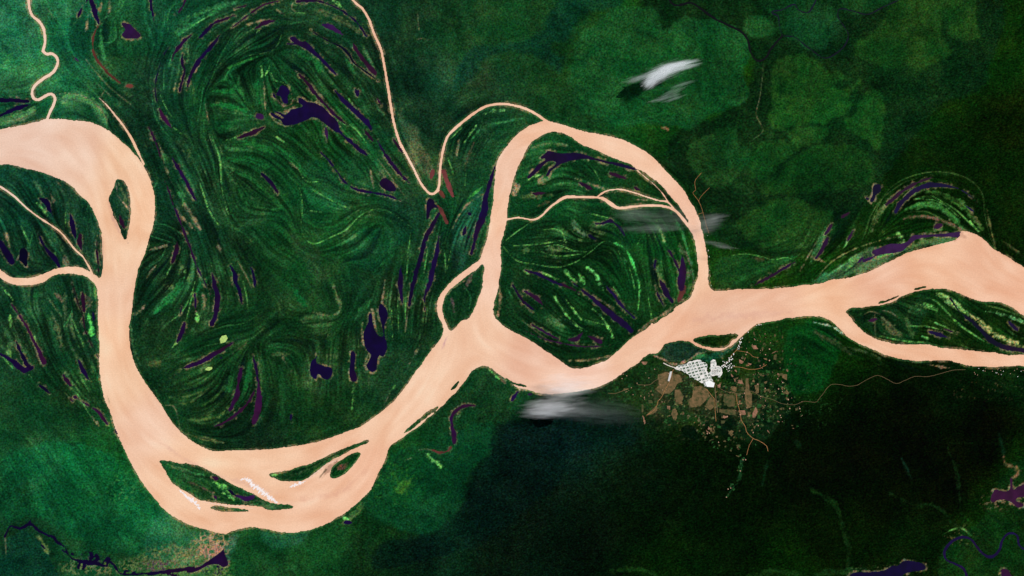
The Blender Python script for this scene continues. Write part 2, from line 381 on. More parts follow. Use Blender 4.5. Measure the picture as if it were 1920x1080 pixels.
# seen tone (r,g,b) at survey points: vegetation, with haze painted in at upper left
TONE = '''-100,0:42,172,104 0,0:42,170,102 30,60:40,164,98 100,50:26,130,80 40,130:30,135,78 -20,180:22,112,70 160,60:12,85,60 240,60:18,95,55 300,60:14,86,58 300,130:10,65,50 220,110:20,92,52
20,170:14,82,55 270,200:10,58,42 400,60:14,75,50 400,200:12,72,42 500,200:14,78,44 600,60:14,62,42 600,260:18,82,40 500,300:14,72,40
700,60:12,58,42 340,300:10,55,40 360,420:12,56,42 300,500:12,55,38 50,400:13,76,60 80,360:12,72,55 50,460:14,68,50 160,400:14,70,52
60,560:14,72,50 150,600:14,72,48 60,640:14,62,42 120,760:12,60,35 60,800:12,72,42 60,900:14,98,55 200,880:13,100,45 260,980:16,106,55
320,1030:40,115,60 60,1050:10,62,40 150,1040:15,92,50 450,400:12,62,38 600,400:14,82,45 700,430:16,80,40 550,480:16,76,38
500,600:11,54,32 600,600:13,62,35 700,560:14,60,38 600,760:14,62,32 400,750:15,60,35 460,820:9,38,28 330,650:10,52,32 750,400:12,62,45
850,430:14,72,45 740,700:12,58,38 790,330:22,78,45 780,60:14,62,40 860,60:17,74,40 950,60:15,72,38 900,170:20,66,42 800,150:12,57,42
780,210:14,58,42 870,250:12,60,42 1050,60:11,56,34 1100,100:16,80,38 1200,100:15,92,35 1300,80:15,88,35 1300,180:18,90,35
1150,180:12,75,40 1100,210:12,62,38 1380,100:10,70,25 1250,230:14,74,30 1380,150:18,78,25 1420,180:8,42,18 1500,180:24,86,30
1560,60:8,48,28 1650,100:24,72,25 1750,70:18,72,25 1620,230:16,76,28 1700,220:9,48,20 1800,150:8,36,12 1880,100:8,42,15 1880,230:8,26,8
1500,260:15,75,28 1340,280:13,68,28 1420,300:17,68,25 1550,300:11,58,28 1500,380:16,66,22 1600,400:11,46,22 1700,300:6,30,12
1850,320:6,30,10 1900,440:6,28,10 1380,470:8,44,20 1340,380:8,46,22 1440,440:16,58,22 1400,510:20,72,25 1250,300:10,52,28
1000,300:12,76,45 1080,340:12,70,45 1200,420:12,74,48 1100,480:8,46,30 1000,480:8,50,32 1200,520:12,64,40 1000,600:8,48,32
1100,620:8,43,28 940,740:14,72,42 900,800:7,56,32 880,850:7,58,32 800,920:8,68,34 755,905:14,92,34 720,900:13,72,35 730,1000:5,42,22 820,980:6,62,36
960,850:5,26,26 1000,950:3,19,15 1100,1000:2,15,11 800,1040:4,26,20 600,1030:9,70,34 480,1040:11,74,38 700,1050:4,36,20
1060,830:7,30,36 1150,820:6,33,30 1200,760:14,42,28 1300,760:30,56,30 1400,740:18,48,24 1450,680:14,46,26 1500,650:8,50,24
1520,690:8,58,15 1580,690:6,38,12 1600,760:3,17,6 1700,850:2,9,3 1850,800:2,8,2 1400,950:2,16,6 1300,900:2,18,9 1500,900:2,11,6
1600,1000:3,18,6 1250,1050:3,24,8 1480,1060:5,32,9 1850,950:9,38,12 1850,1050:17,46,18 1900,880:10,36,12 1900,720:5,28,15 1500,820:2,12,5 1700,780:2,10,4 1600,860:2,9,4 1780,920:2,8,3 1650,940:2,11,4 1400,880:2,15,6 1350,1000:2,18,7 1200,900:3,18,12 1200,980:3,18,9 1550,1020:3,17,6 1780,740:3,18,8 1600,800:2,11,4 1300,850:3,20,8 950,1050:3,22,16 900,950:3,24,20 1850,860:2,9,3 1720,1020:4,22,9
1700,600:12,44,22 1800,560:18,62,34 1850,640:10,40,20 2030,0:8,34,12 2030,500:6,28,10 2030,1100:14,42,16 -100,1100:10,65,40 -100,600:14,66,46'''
# vegetation zones with edges: alpha soft r,g,b polygon
ZONES = '''.8 2 100,190,96 -60,240 0,229 20,221 45,213 62,203 70,207 66,217 50,225 20,232 0,238 -60,250
.7 2 84,170,84 112,190 128,179 150,178 172,186 190,202 202,224 202,240 190,232 180,212 160,196 138,190 120,196
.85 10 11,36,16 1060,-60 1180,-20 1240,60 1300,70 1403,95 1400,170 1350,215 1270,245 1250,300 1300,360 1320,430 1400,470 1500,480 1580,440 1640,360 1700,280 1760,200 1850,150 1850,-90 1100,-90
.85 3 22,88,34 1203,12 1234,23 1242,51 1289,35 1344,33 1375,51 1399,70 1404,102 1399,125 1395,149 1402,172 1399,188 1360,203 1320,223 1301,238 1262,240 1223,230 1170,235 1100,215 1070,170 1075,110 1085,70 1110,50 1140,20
.8 3 26,88,32 1399,35 1422,27 1449,39 1449,59 1430,70 1399,59
.8 3 26,80,23 1449,129 1469,109 1496,102 1528,106 1543,117 1549,135 1580,137 1580,152 1563,156 1586,166 1612,149 1612,156 1598,172 1590,188 1598,195 1582,211 1559,227 1543,234 1508,231 1485,234 1461,242 1445,238 1442,219 1449,203 1444,180 1449,156
.8 3 26,78,23 1619,172 1629,162 1645,168 1656,188 1655,234 1653,274 1641,281 1629,270 1610,254 1586,238 1582,227 1598,215 1610,195
.7 3 24,74,23 1481,246 1500,234 1539,234 1555,250 1539,266 1516,270 1488,289 1461,309 1438,332 1406,332 1406,297 1422,274 1438,266 1469,262 1479,270
.75 3 24,74,26 1293,274 1328,250 1359,238 1379,246 1391,274 1406,281 1399,305 1379,332 1344,352 1313,336 1293,309
.7 3 21,66,20 1485,297 1520,277 1563,270 1602,274 1629,289 1637,313 1633,344 1606,352 1555,356 1500,360 1461,367 1430,363 1422,352 1449,332
.75 4 25,74,23 1383,422 1406,399 1445,379 1492,371 1531,383 1559,399 1567,422 1516,461 1438,469
.75 4 26,72,21 1606,78 1629,66 1649,47 1664,20 1680,4 1711,-16 1789,-16 1828,0 1832,31 1834,70 1813,78 1785,70 1778,43 1770,35 1766,51 1770,74 1782,94 1758,117 1727,129 1696,121 1672,129 1645,125 1629,117 1610,106 1602,94
.8 4 22,64,30 1477,23 1516,27 1547,23 1571,35 1578,59 1559,78 1539,98 1508,86 1485,66 1473,47
.6 3 22,76,28 1578,-8 1672,-8 1645,20 1614,27 1586,16
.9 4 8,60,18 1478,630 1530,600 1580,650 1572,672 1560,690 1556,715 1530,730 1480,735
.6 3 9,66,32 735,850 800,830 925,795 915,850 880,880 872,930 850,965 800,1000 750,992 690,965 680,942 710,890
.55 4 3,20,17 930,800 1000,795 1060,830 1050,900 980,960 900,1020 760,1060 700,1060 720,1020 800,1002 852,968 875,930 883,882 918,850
.8 4 66,104,56 748,205 760,222 780,245 800,285 812,310 800,330 788,320 772,295 757,262
.6 4 34,120,66 60,-5 0,-5 0,90 60,110 72,95 74,70 70,50 56,35 50,15
.6 4 22,105,56 100,65 130,78 160,100 170,125 180,150 150,140 120,110 104,85
.7 3 30,100,45 205,85 250,75 272,80 278,98 225,102 212,95
.6 5 13,100,45 20,850 100,830 200,850 260,920 300,960 330,1000 300,1040 200,1035 140,1010 100,985 60,965 20,975 0,950 0,870
.75 4 9,58,38 15,1010 45,995 70,1005 95,1045 105,1085 0,1085 5,1030
.5 6 30,112,62 300,960 340,985 380,998 425,1005 425,1030 390,1045 340,1060 290,1060 270,1030 280,990
.7 2 44,112,66 433,1008 450,1003 450,1015 435,1040 428,1055 422,1040 424,1022
.6 3 38,105,58 490,997 520,1000 580,998 570,1015 545,1025 515,1030 495,1015
.5 5 25,95,45 640,280 665,300 690,320 700,350 680,352 660,340 645,320 635,300
.5 4 20,92,44 572,305 600,300 625,325 640,350 655,395 630,385 600,355 580,335
.5 3 18,92,42 570,350 600,360 625,380 640,390 600,392 572,388
.6 3 40,88,42 545,440 560,448 575,462 600,465 602,500 615,522 590,520 575,495 555,475
.5 5 38,88,42 594,610 600,640 612,672 630,680 642,676 644,700 640,720 625,735 600,738 575,730 566,705 570,680 580,650
.55 5 18,78,40 650,440 700,425 750,430 765,445 745,470 735,500 700,515 670,500 655,470
.8 3 30,84,50 905,355 880,382 862,405 848,440 845,490 862,505 880,480 886,440 898,410
.7 3 42,78,52 1245,648 1262,641 1285,641 1305,650 1325,657 1300,672 1275,683 1250,678 1238,664
.8 2 26,104,60 1310,672 1335,662 1365,652 1380,640 1378,650 1355,668 1330,676
.5 3 84,74,44 1232,712 1262,694 1290,706 1310,722 1340,738 1352,728 1420,728 1428,790 1400,800 1360,790 1300,776 1262,770 1236,790 1228,760
.55 6 26,50,24 1210,690 1260,690 1310,730 1360,720 1420,700 1460,720 1470,780 1420,830 1340,800 1290,790 1240,800 1205,760
.9 2 62,128,62 1523,528 1560,505 1600,482 1640,465 1700,462 1740,450 1790,447 1740,462 1700,473 1640,503 1590,519
.6 5 24,70,30 1345,490 1400,478 1450,485 1490,490 1450,512 1410,535 1350,542 1340,520
.7 5 14,48,16 1855,935 1865,915 1885,885 1900,865 2000,860 2000,1160 1770,1160 1760,1060 1775,1020 1830,985 1850,960
.5 5 8,50,36 1000,70 1030,30 1060,-10 1170,-10 1150,15 1100,25 1070,55 1060,75 1030,90 1060,110 1045,135 1010,110 960,95 910,110 880,150 850,165 870,110 890,90 950,82
.5 4 20,74,30 1430,5 1500,-5 1570,20 1570,60 1530,90 1490,75 1460,60 1455,35
.6 3 16,46,24 1588,583 1640,580 1700,560 1745,552 1730,600 1700,640 1650,634 1610,608
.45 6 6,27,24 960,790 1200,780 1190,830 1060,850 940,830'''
# strips of reed, mud, scrub:  r,g,b alpha width line
C_L='120,190,92'; C_T='150,132,96'; C_G='58,132,72'; C_B='112,96,72'
STREAK = '''146,124,92 7 524,218 535,213 548,207 560,201
146,124,92 4 572,189 600,198 618,212 634,228
146,124,92 3 508,209 512,222 522,231 536,236
146,124,92 2.4 520,166 513,178 520,188 532,198 545,196 550,188 560,191
146,124,92 3 528,158 540,160 546,172 548,180
T 4 692,590 697,580 700,595 712,640
T 3 680,605 678,625 683,655
T 3 690,665 684,685 695,699 706,696
G 9 330,60 345,40 380,22 420,10
T 6 1012,343 1030,335
60,110,70 12 120,182 150,184 180,204
92,120,74 4 310,868 340,880 370,890
G 2 345,878 365,888 384,892 372,900
156,112,92 2.6 322,905 345,922 375,938
104,62,62 3 350,903 375,912 402,926
122,204,92 9 404,905 416,911 428,922
L 4 418,924 440,937
T 2 455,946 485,938 498,944
74,110,70 8 470,945 500,950 530,952
112,68,60 9 634,882 654,866
T 2 640,892 664,870 674,852
110,172,82 9 508,891 523,889
76,104,60 4 540,892 570,884 600,868 640,848
104,118,72 5 222,343 232,362 240,396
232,176,150 1.6 218,343 221,366 233,382 244,396
T 2.4 240,410 239,438
96,78,76 4 847,560 851,585
G 2 868,534 882,556 880,580
T 2.4 833,558 848,541 872,526
96,82,70 5 886,515 872,540
110,98,80 5 1283,470 1296,500 1300,530
128,104,78 4 1240,600 1262,580
72,116,62 5 865,765 852,800
20,60,24 14 1345,520 1400,505 1450,500
G 2 85,0 95,22 108,40 116,50
T 2 88,15 100,34
G 4 150,18 146,36 137,48
T 4 166,28 163,50 160,60
T 3 174,28 181,42 178,58 172,78
G 3 183,47 190,38 205,28 225,18 233,2
T 4 191,2 187,24
T 6 205,2 204,26
G 7 226,-2 226,12
G 1.6 214,38 217,60 215,75 205,80 190,80
G 10 188,58 190,85 196,112
T 1.3 160,110 180,135 200,158 225,180 245,195
T 1.6 184,158 200,173 208,181
T 1.3 197,168 188,184
G 2.4 158,152 172,168 186,184
T 2.4 103,178 125,174
84,148,82 15 112,188 125,180 145,179 165,187 180,199 193,215 200,236
T 2.6 125,175 150,178 170,188 188,204 200,224 201,240
86,140,80 15 -40,236 0,228 20,222 45,214 60,206 68,197
T 3 15,228 45,222 66,208
34,112,70 5 270,0 272,30 280,60 290,85
G 2 310,16 308,50
G 2 330,4 315,28 315,58
48,134,76 8 335,64 370,42 400,22 440,6
L 1.6 342,62 375,40 400,26
G 4 400,14 430,4
92,132,76 7 350,74 353,112
G 7 324,100 317,122
G 1.6 308,120 307,168
T 5 330,153 326,172
T 5 371,121 365,138
G 1.2 285,178 290,215 305,242 325,264
L 1.2 300,178 312,203 327,226
L 2.4 318,234 340,251
T 2.2 385,195 392,232
G 1.3 398,118 382,158 376,200 366,250
G 1.3 440,55 425,85 410,112 398,145 387,170
T 3.4 293,258 303,285 310,315 326,352
66,124,66 12 306,290 316,305
G 9 332,356 350,386
T 6 345,382 362,408 376,432
T 5 335,400 350,416 366,432
L 2 375,343 385,375 398,408
G 1.4 290,420 312,422 336,436 347,449
G 3 296,340 289,351
72,112,72 8 63,338 82,368
L 3 70,380 90,405
T 3.4 95,363 103,386
L 2 123,398 123,424
T 2 104,338 116,350
G 1.3 0,338 25,350 45,377
G 1.3 165,386 157,412
L 4 151,436 154,468
T 6 10,433 19,468
L 1.6 40,424 55,456
G 1.3 61,438 55,466
L 4 100,468 110,492
132,120,90 9 121,480 125,498
G 3 55,515 92,507
G 5 176,476 180,502
L 2.2 5,538 24,562
46,92,60 8 44,540 50,562
30,100,50 7 67,543 65,572
112,98,72 7 103,549 117,567
88,112,70 5 92,560 117,597
84,104,64 9 97,585 107,612 116,655
74,98,62 5 122,549 122,602
L 4 19,588 20,612
L 1.3 135,598 150,630 158,652
G 2.4 120,612 130,596 136,578
92,196,84 8 169,592 172,634
96,82,72 9 163,556 171,578
T 3 150,604 160,582 173,566
88,150,70 4 174,520 180,560
L 4 65,628 67,648
110,160,80 9 14,648 22,674
L 2 4,668 26,692
L 3 50,696 61,710
82,112,72 9 138,656 151,678
G 2 272,438 300,448 326,456
T 4.5 274,471 312,460
G 1.3 312,463 300,487 280,499
T 4 292,498 271,527
L 2 322,496 310,522
L 3 349,499 346,520
36,124,60 13 346,520 325,552 290,586
30,105,52 8 390,520 360,560 330,590
L 1.5 370,518 355,560 340,586 314,607
L 1.5 365,528 360,555 349,602
T 6 379,546 386,578
L 5 368,588 370,602
L 5 333,641 324,651
T 4.5 250,590 263,582 273,569
64,104,62 4 245,604 250,650 263,684
84,96,54 8 274,686 300,679
L 1.4 150,704 166,731
L 1.6 144,736 170,781
T 4 168,776 186,798
L 1.5 195,784 209,805
T 1.6 310,760 325,761 333,780 337,802
G 1.6 290,728 299,750
116,124,72 4 352,813 390,824 420,830
80,104,56 3 318,745 350,743 378,734
80,104,56 3 322,752 352,756 392,728
72,100,52 5 352,787 384,786 402,768
66,94,52 5 318,712 340,692 372,680
T 1.4 10,1006 12,1045
110,132,72 9 74,1006 82,1020 91,1038
60,130,74 10 380,26 400,16 445,2
T 4 463,46 490,40 512,38
L 5 485,61
L 1.6 528,65 520,85 505,97 468,104
G 1.3 465,83 430,108
52,130,54 6 482,107 450,118 416,133
T 1.6 550,4 547,15 556,23
T 2.2 518,18 536,29
L 1.6 545,24 577,25
G 1.4 540,46 570,40 592,38
88,102,62 13 592,20 625,30 652,46 672,61
L 5 626,2 643,16
L 3.4 490,122 492,146
T 3 495,146 496,180 499,218
L 3.4 506,124 497,142
L 1.6 508,136 515,150 531,155
G 1.3 510,117 540,160 552,177
T 3 552,132 575,146 600,178 627,208 652,236
52,122,60 6 444,138 455,178 463,202
40,112,56 5 430,150 447,172
27,110,50 9 395,170 440,172
28,112,50 11 398,196 440,201 468,216
28,114,50 9 415,236 462,226
27,105,50 8 480,148 486,192
32,110,50 13 588,106 601,134
28,104,48 11 556,93 588,112
40,112,56 8 648,112 664,138
L 4 423,263 447,257 476,243
L 2.4 513,254 532,266
96,106,74 7 604,233 613,268
L 1.5 630,212 652,242
L 1.4 655,233 670,246 687,268
L 2.2 650,180 667,203
76,122,72 8 680,83 690,105 702,128
T 1.4 694,173 711,202 727,217
64,112,64 4 680,160 700,195 720,215
G 1.6 615,195 640,240 660,262
L 1.6 399,262 412,300 415,345 422,380 429,402
L 1.6 380,358 390,390 405,415 414,427
34,106,46 13 438,270 480,270 512,287
27,96,44 10 425,296 470,300 503,313
31,106,50 13 516,272 550,300 572,328
34,98,44 8 438,322 470,334 502,362 532,392
44,112,52 6 448,352 459,380 490,391 522,393
60,110,50 3 480,388 500,392
T 4 694,318 701,353
108,122,82 9 712,322 724,334
T 2 708,298 735,335 762,372
L 1.2 540,328 560,350 567,385 565,430 575,450 590,457 620,445 650,430 675,405 700,393 725,395 750,410 772,426
L 1.6 585,355 620,375 649,389
L 1.6 560,318 575,340 601,340
T 3 543,305 560,318
L 2.4 580,395 603,398
28,98,44 6 572,413 610,429 652,414
40,84,46 12 450,424 500,410
33,84,44 12 466,428 500,470 545,505
32,102,47 6 733,478 700,511 678,508
36,102,52 12 736,448 732,484
T 4.5 407,452 417,482
T 1.4 445,488 460,515 472,540
L 1.4 456,528 463,560 465,582
66,122,62 1.4 380,625 420,612 460,605 490,585
66,122,62 1.4 380,650 430,640 470,635 490,620
104,100,66 4 436,664 462,644
36,98,46 15 432,706 424,732
26,92,42 14 472,672 465,700 459,732
66,104,54 7 485,662 490,700 489,742
84,112,54 4.5 383,786 410,781 432,758
56,100,46 5 380,760 405,745 425,720
20,92,42 9 538,528 560,555 582,582
112,122,78 5 588,586 620,592 635,585 638,570 632,555 624,533
66,98,54 10 560,601 592,594
84,98,58 7 506,665 542,665
T 3 528,668 546,696
27,76,37 12 528,690 532,720 528,790
T 3 722,525 716,572
L 2.2 734,576 737,642
L 1.6 745,556 748,622
L 2 761,556 760,602
T 2 766,566 760,622
L 4 662,718 660,772
42,102,52 10 692,566 664,602
T 1.6 731,737 719,762
T 3 787,648 768,682
L 3 741,722 730,738
T 5 861,262 856,292
L 2 840,296 850,326
98,86,62 4 888,268 876,300 872,320
L 2 874,325 872,352
62,150,62 4 878,372 906,349
T 2.4 906,364 880,380 860,405 849,428
L 1.2 770,436 765,480 762,530
L 1.2 802,466 795,512
L 1.2 833,462 836,512
L 1.2 845,470 838,505
186,148,112 13 961,344 967,350 962,366
T 8 981,332 986,334
L 5 984,342 1000,331 1016,326
T 5 1012,338 1022,324
92,112,64 9 978,371 1000,367 1034,364
124,104,72 6 1008,388 1028,378
L 1.3 948,451 975,430 1001,413
L 1.4 963,461 1010,458 1062,449
86,116,62 10 980,469 992,469
92,118,66 11 1026,468 1054,469
L 1.5 1018,463 1045,459 1075,470 1100,472
L 1.5 1015,472 1045,480 1090,476
L 1.3 943,462 968,488 1000,495 1045,501 1080,491 1110,470 1135,452 1162,461
84,204,94 2.8 1140,450 1170,465 1185,490 1195,520 1199,550 1196,582
T 3.4 1078,334 1110,345 1152,362
104,122,74 4.5 998,276 1030,269 1075,276
L 1.4 1114,318 1126,340
L 1.3 1020,430 1050,432 1062,457
120,212,110 7 1099,501 1115,515 1131,538
100,176,82 6.5 1059,507 1076,528
104,180,84 6 1084,513 1096,533
L 4 1016,511 1047,523
L 4 980,507 992,515
92,122,84 8 1072,414 1090,438 1106,440
L 1.6 1106,400 1142,409
L 3 1040,556 1062,590 1090,620
L 3.4 1112,580 1132,600 1150,634
T 6 1110,556 1135,568 1160,592
T 4 985,548 1010,560
L 1.8 1060,598 1100,621
T 1.6 978,600 1010,625 1032,641
L 1.6 1098,600 1147,612
G 1.4 950,540 963,562
L 3 1060,560 1090,600
L 1.8 1150,538 1172,573
L 2 1200,528 1197,578
L 1.4 1215,556 1223,602
L 1.4 1180,500 1190,540
L 1.6 1142,610 1150,632
172,134,100 4.5 936,538 938,560 933,592
174,138,104 2.8 1068,676 1110,674 1147,667
150,122,92 4.5 1157,662 1190,630 1215,608 1260,577 1292,553
122,152,92 7 1231,413 1240,435 1246,452
92,112,72 8 1276,458 1286,500 1292,540
G 3 1258,398 1275,428 1290,470 1301,522
T 3 1187,374 1215,374
108,94,74 5 1126,378 1140,372
L 1.4 1200,448 1194,460
L 1.3 1160,470 1168,500
G 4 1170,480 1172,495
32,78,32 14 1340,512 1380,490 1402,480
34,88,38 12 1378,532 1430,502 1492,480
L 1.3 1373,479 1400,476 1430,482 1450,487 1475,483 1491,488
80,72,44 7 1412,484 1432,486
T 2.4 1538,442 1528,458 1500,508
66,124,70 12 1547,428 1532,468 1520,492
C 1.3 1628,440 1640,400 1670,352 1710,330 1760,322 1810,333 1840,360 1846,400 1855,440 1866,468
C 1.3 1622,440 1632,405 1655,372 1690,345 1720,334
C 1.3 1615,455 1640,390 1650,375
72,124,50 11 1738,360 1780,370 1810,390 1836,422 1843,432
L 1.4 1745,366 1790,392 1822,422 1834,433
66,128,56 11 1698,392 1750,384 1790,410 1807,431
L 1.3 1710,372 1760,378 1800,408
132,98,78 6 1694,410 1730,405 1770,415 1803,431
104,124,70 10 1634,432 1648,400 1660,385
C 2 1700,398 1740,398 1790,428
L 3.4 1818,414 1834,433
L 3 1580,468 1592,448
112,100,66 7 1820,395 1836,420
152,150,92 2.2 1528,526 1545,505 1560,490 1600,468 1650,451 1706,439
96,160,82 9 1588,503 1596,490 1612,484
L 4 1640,486 1672,475
130,180,92 8 1682,440 1694,453 1680,459
92,116,62 12 1700,466 1740,451 1792,448
102,102,58 3.4 1850,393 1858,430 1867,467
92,94,54 4 1882,453 1920,482
106,88,62 6 1630,495 1670,478
140,182,102 15 1757,551 1780,562 1800,578 1814,590
172,172,102 10 1818,588 1840,608 1865,627 1890,640 1930,654
L 6 1718,571 1740,574 1757,582
L 2 1722,559 1750,562 1780,590 1800,610 1832,632
112,172,102 5 1848,584 1880,590 1925,606
C 2 1840,572 1880,580 1920,596
96,98,62 13 1652,594 1668,613 1690,632
62,92,46 9 1700,598 1711,632
L 3 1726,628 1741,636
T 2 1620,590 1632,584 1650,589
T 1.6 1640,590 1641,630
L 2 1700,612 1735,612 1765,618
L 2.5 1740,600 1765,610 1790,622
T 2 1655,582 1670,586 1682,594
L 2 1650,630 1700,640 1740,641
L 1.6 1790,600 1815,620 1845,640
176,196,160 3 1525,604 1560,612 1582,626
74,78,48 10 1528,621 1560,640 1594,662
64,82,48 5 1590,651 1640,666 1654,677
190,148,112 3 1738,683 1760,687 1780,690
192,146,114 3.4 1222,664 1245,675 1262,683 1285,678 1305,666 1332,656
G 6 1300,672 1325,664
232,178,148 4.5 945,712 955,718 975,728 1000,736 1022,739
L 4 918,694 936,711
128,98,80 4 936,706 948,718 960,724
72,102,62 12 717,858 708,880 698,905
82,112,62 12 684,940 670,958 656,974
L 5 643,969 657,976
L 7 798,850 812,862 826,876
T 2 785,843 800,842 812,845
T 2 760,862 772,858
60,110,40 18 768,900 745,925
T 1 1432,115 1425,180 1418,215 1430,245 1411,262
T 1.4 783,20 784,40 786,58
T 1 780,75 790,72 805,76
190,120,90 4 1240,238 1253,242
G 3 925,232 980,222
98,160,86 4 905,215 925,208 952,207
T 4 975,229 992,234
G 3 905,235 880,265
L 3 893,235 870,268
L 1.6 845,260 868,238
14,40,26 5 1710,900 1690,860
20,46,16 8 1572,960 1582,1000 1592,1030 1588,1065
18,44,18 5 1776,840 1792,880 1798,920 1800,950
18,44,16 6 1670,925 1710,945 1760,952 1790,990
20,50,16 8 1520,918 1560,940 1575,965
24,60,20 9 1140,1072 1200,1068 1240,1085
24,58,20 10 1400,1080 1460,1072 1530,1084
26,60,24 10 1520,1075 1600,1070 1640,1062
12,38,20 6 1875,815 1882,850
150,110,76 6 1882,858 1885,870 1905,878 1908,888 1895,900
L 2 1770,1000 1800,990 1825,1008
26,66,34 4 1392,860 1385,900 1370,920 1362,935
16,46,22 4 1440,860 1432,895 1430,910
20,56,28 6 1490,825 1502,840
140,120,80 4 1520,480 1548,492
40,96,50 5 1545,560'''

# ------------------------------------------------------------------ materials
def new_mat(name):
    m = bpy.data.materials.new(name); m.use_nodes = True
    return m, m.node_tree, m.node_tree.nodes['Principled BSDF']
def node(nt, t, **kw):
    n = nt.nodes.new(t)
    for k, v in kw.items(): setattr(n, k, v)
    return n
def forest_material():
    m, nt, b = new_mat('forest_canopy'); L = nt.links.new
    a = node(nt, 'ShaderNodeAttribute', attribute_name='tone')
    tc = node(nt, 'ShaderNodeTexCoord')
    n1 = node(nt, 'ShaderNodeTexNoise'); n1.inputs['Scale'].default_value = 1 / 95.0; n1.inputs['Detail'].default_value = 1.5; n1.inputs['Roughness'].default_value = .6
    n2 = node(nt, 'ShaderNodeTexNoise'); n2.inputs['Scale'].default_value = 1 / 420.0; n2.inputs['Detail'].default_value = 3.0
    L(tc.outputs['Object'], n1.inputs['Vector']); L(tc.outputs['Object'], n2.inputs['Vector'])
    r1 = node(nt, 'ShaderNodeMapRange'); r1.inputs[1].default_value = .30; r1.inputs[2].default_value = .70; r1.inputs[3].default_value = .46; r1.inputs[4].default_value = 1.50
    r2 = node(nt, 'ShaderNodeMapRange'); r2.inputs[1].default_value = .3; r2.inputs[2].default_value = .7; r2.inputs[3].default_value = .86; r2.inputs[4].default_value = 1.14
    L(n1.outputs[0], r1.inputs[0]); L(n2.outputs[0], r2.inputs[0])
    mu = node(nt, 'ShaderNodeMath', operation='MULTIPLY'); L(r1.outputs[0], mu.inputs[0]); L(r2.outputs[0], mu.inputs[1])
    # hue grain: slight yellow / blue differences between neighbouring crowns
    n3 = node(nt, 'ShaderNodeTexNoise'); n3.inputs['Scale'].default_value = 1 / 90.0; n3.inputs['Detail'].default_value = 1.0
    L(tc.outputs['Object'], n3.inputs['Vector'])
    v = node(nt, 'ShaderNodeVectorMath', operation='SUBTRACT'); L(n3.outputs['Color'], v.inputs[0]); v.inputs[1].default_value = (.5, .5, .5)
    v2 = node(nt, 'ShaderNodeVectorMath', operation='MULTIPLY_ADD'); L(v.outputs[0], v2.inputs[0]); v2.inputs[1].default_value = (2.4, .8, 1.8); v2.inputs[2].default_value = (1, 1, 1)
    s = node(nt, 'ShaderNodeVectorMath', operation='SCALE'); L(a.outputs['Color'], s.inputs[0]); L(mu.outputs[0], s.inputs['Scale'])
    s2 = node(nt, 'ShaderNodeVectorMath', operation='MULTIPLY'); L(s.outputs[0], s2.inputs[0]); L(v2.outputs[0], s2.inputs[1])
    L(s2.outputs[0], b.inputs['Base Color'])
    bp = node(nt, 'ShaderNodeBump'); bp.inputs['Distance'].default_value = 14.0; bp.inputs['Strength'].default_value = .8
    L(n1.outputs[0], bp.inputs['Height']); L(bp.outputs[0], b.inputs['Normal'])
    b.inputs['Roughness'].default_value = 1.0; b.inputs['Specular IOR Level'].default_value = 0.0
    return m
def water_material():
    m, nt, b = new_mat('silty_water'); L = nt.links.new
    a = node(nt, 'ShaderNodeAttribute', attribute_name='tone')
    tc = node(nt, 'ShaderNodeTexCoord')
    n1 = node(nt, 'ShaderNodeTexNoise'); n1.inputs['Scale'].default_value = 1 / 75.0; n1.inputs['Detail'].default_value = 2.0
    L(tc.outputs['Object'], n1.inputs['Vector'])
    r1 = node(nt, 'ShaderNodeMapRange'); r1.inputs[1].default_value = .3; r1.inputs[2].default_value = .7; r1.inputs[3].default_value = .93; r1.inputs[4].default_value = 1.07
    L(n1.outputs[0], r1.inputs[0])
    s = node(nt, 'ShaderNodeVectorMath', operation='SCALE'); L(a.outputs['Color'], s.inputs[0]); L(r1.outputs[0], s.inputs['Scale'])
    L(s.outputs[0], b.inputs['Base Color'])
    bp = node(nt, 'ShaderNodeBump'); bp.inputs['Distance'].default_value = .6; L(n1.outputs[0], bp.inputs['Height']); L(bp.outputs[0], b.inputs['Normal'])
    b.inputs['Roughness'].default_value = .4; b.inputs['Specular IOR Level'].default_value = .05
    return m
def plain_material(name, tone, var=.25, scale=60., hue=0):
    m, nt, b = new_mat(name); L = nt.links.new
    tc = node(nt, 'ShaderNodeTexCoord'); n1 = node(nt, 'ShaderNodeTexNoise'); n1.inputs['Scale'].default_value = 1 / scale; n1.inputs['Detail'].default_value = 4
    L(tc.outputs['Object'], n1.inputs['Vector'])
    r1 = node(nt, 'ShaderNodeMapRange'); r1.inputs[1].default_value = .3; r1.inputs[2].default_value = .7; r1.inputs[3].default_value = 1 - var; r1.inputs[4].default_value = 1 + var
    L(n1.outputs[0], r1.inputs[0])
    s = node(nt, 'ShaderNodeVectorMath', operation='SCALE'); s.inputs[0].default_value = tuple(alb(tone)); L(r1.outputs[0], s.inputs['Scale'])
    L(s.outputs[0], b.inputs['Base Color']); b.inputs['Roughness'].default_value = .9; b.inputs['Specular IOR Level'].default_value = .1
    return m
M_FOREST = forest_material(); M_WATER = water_material()

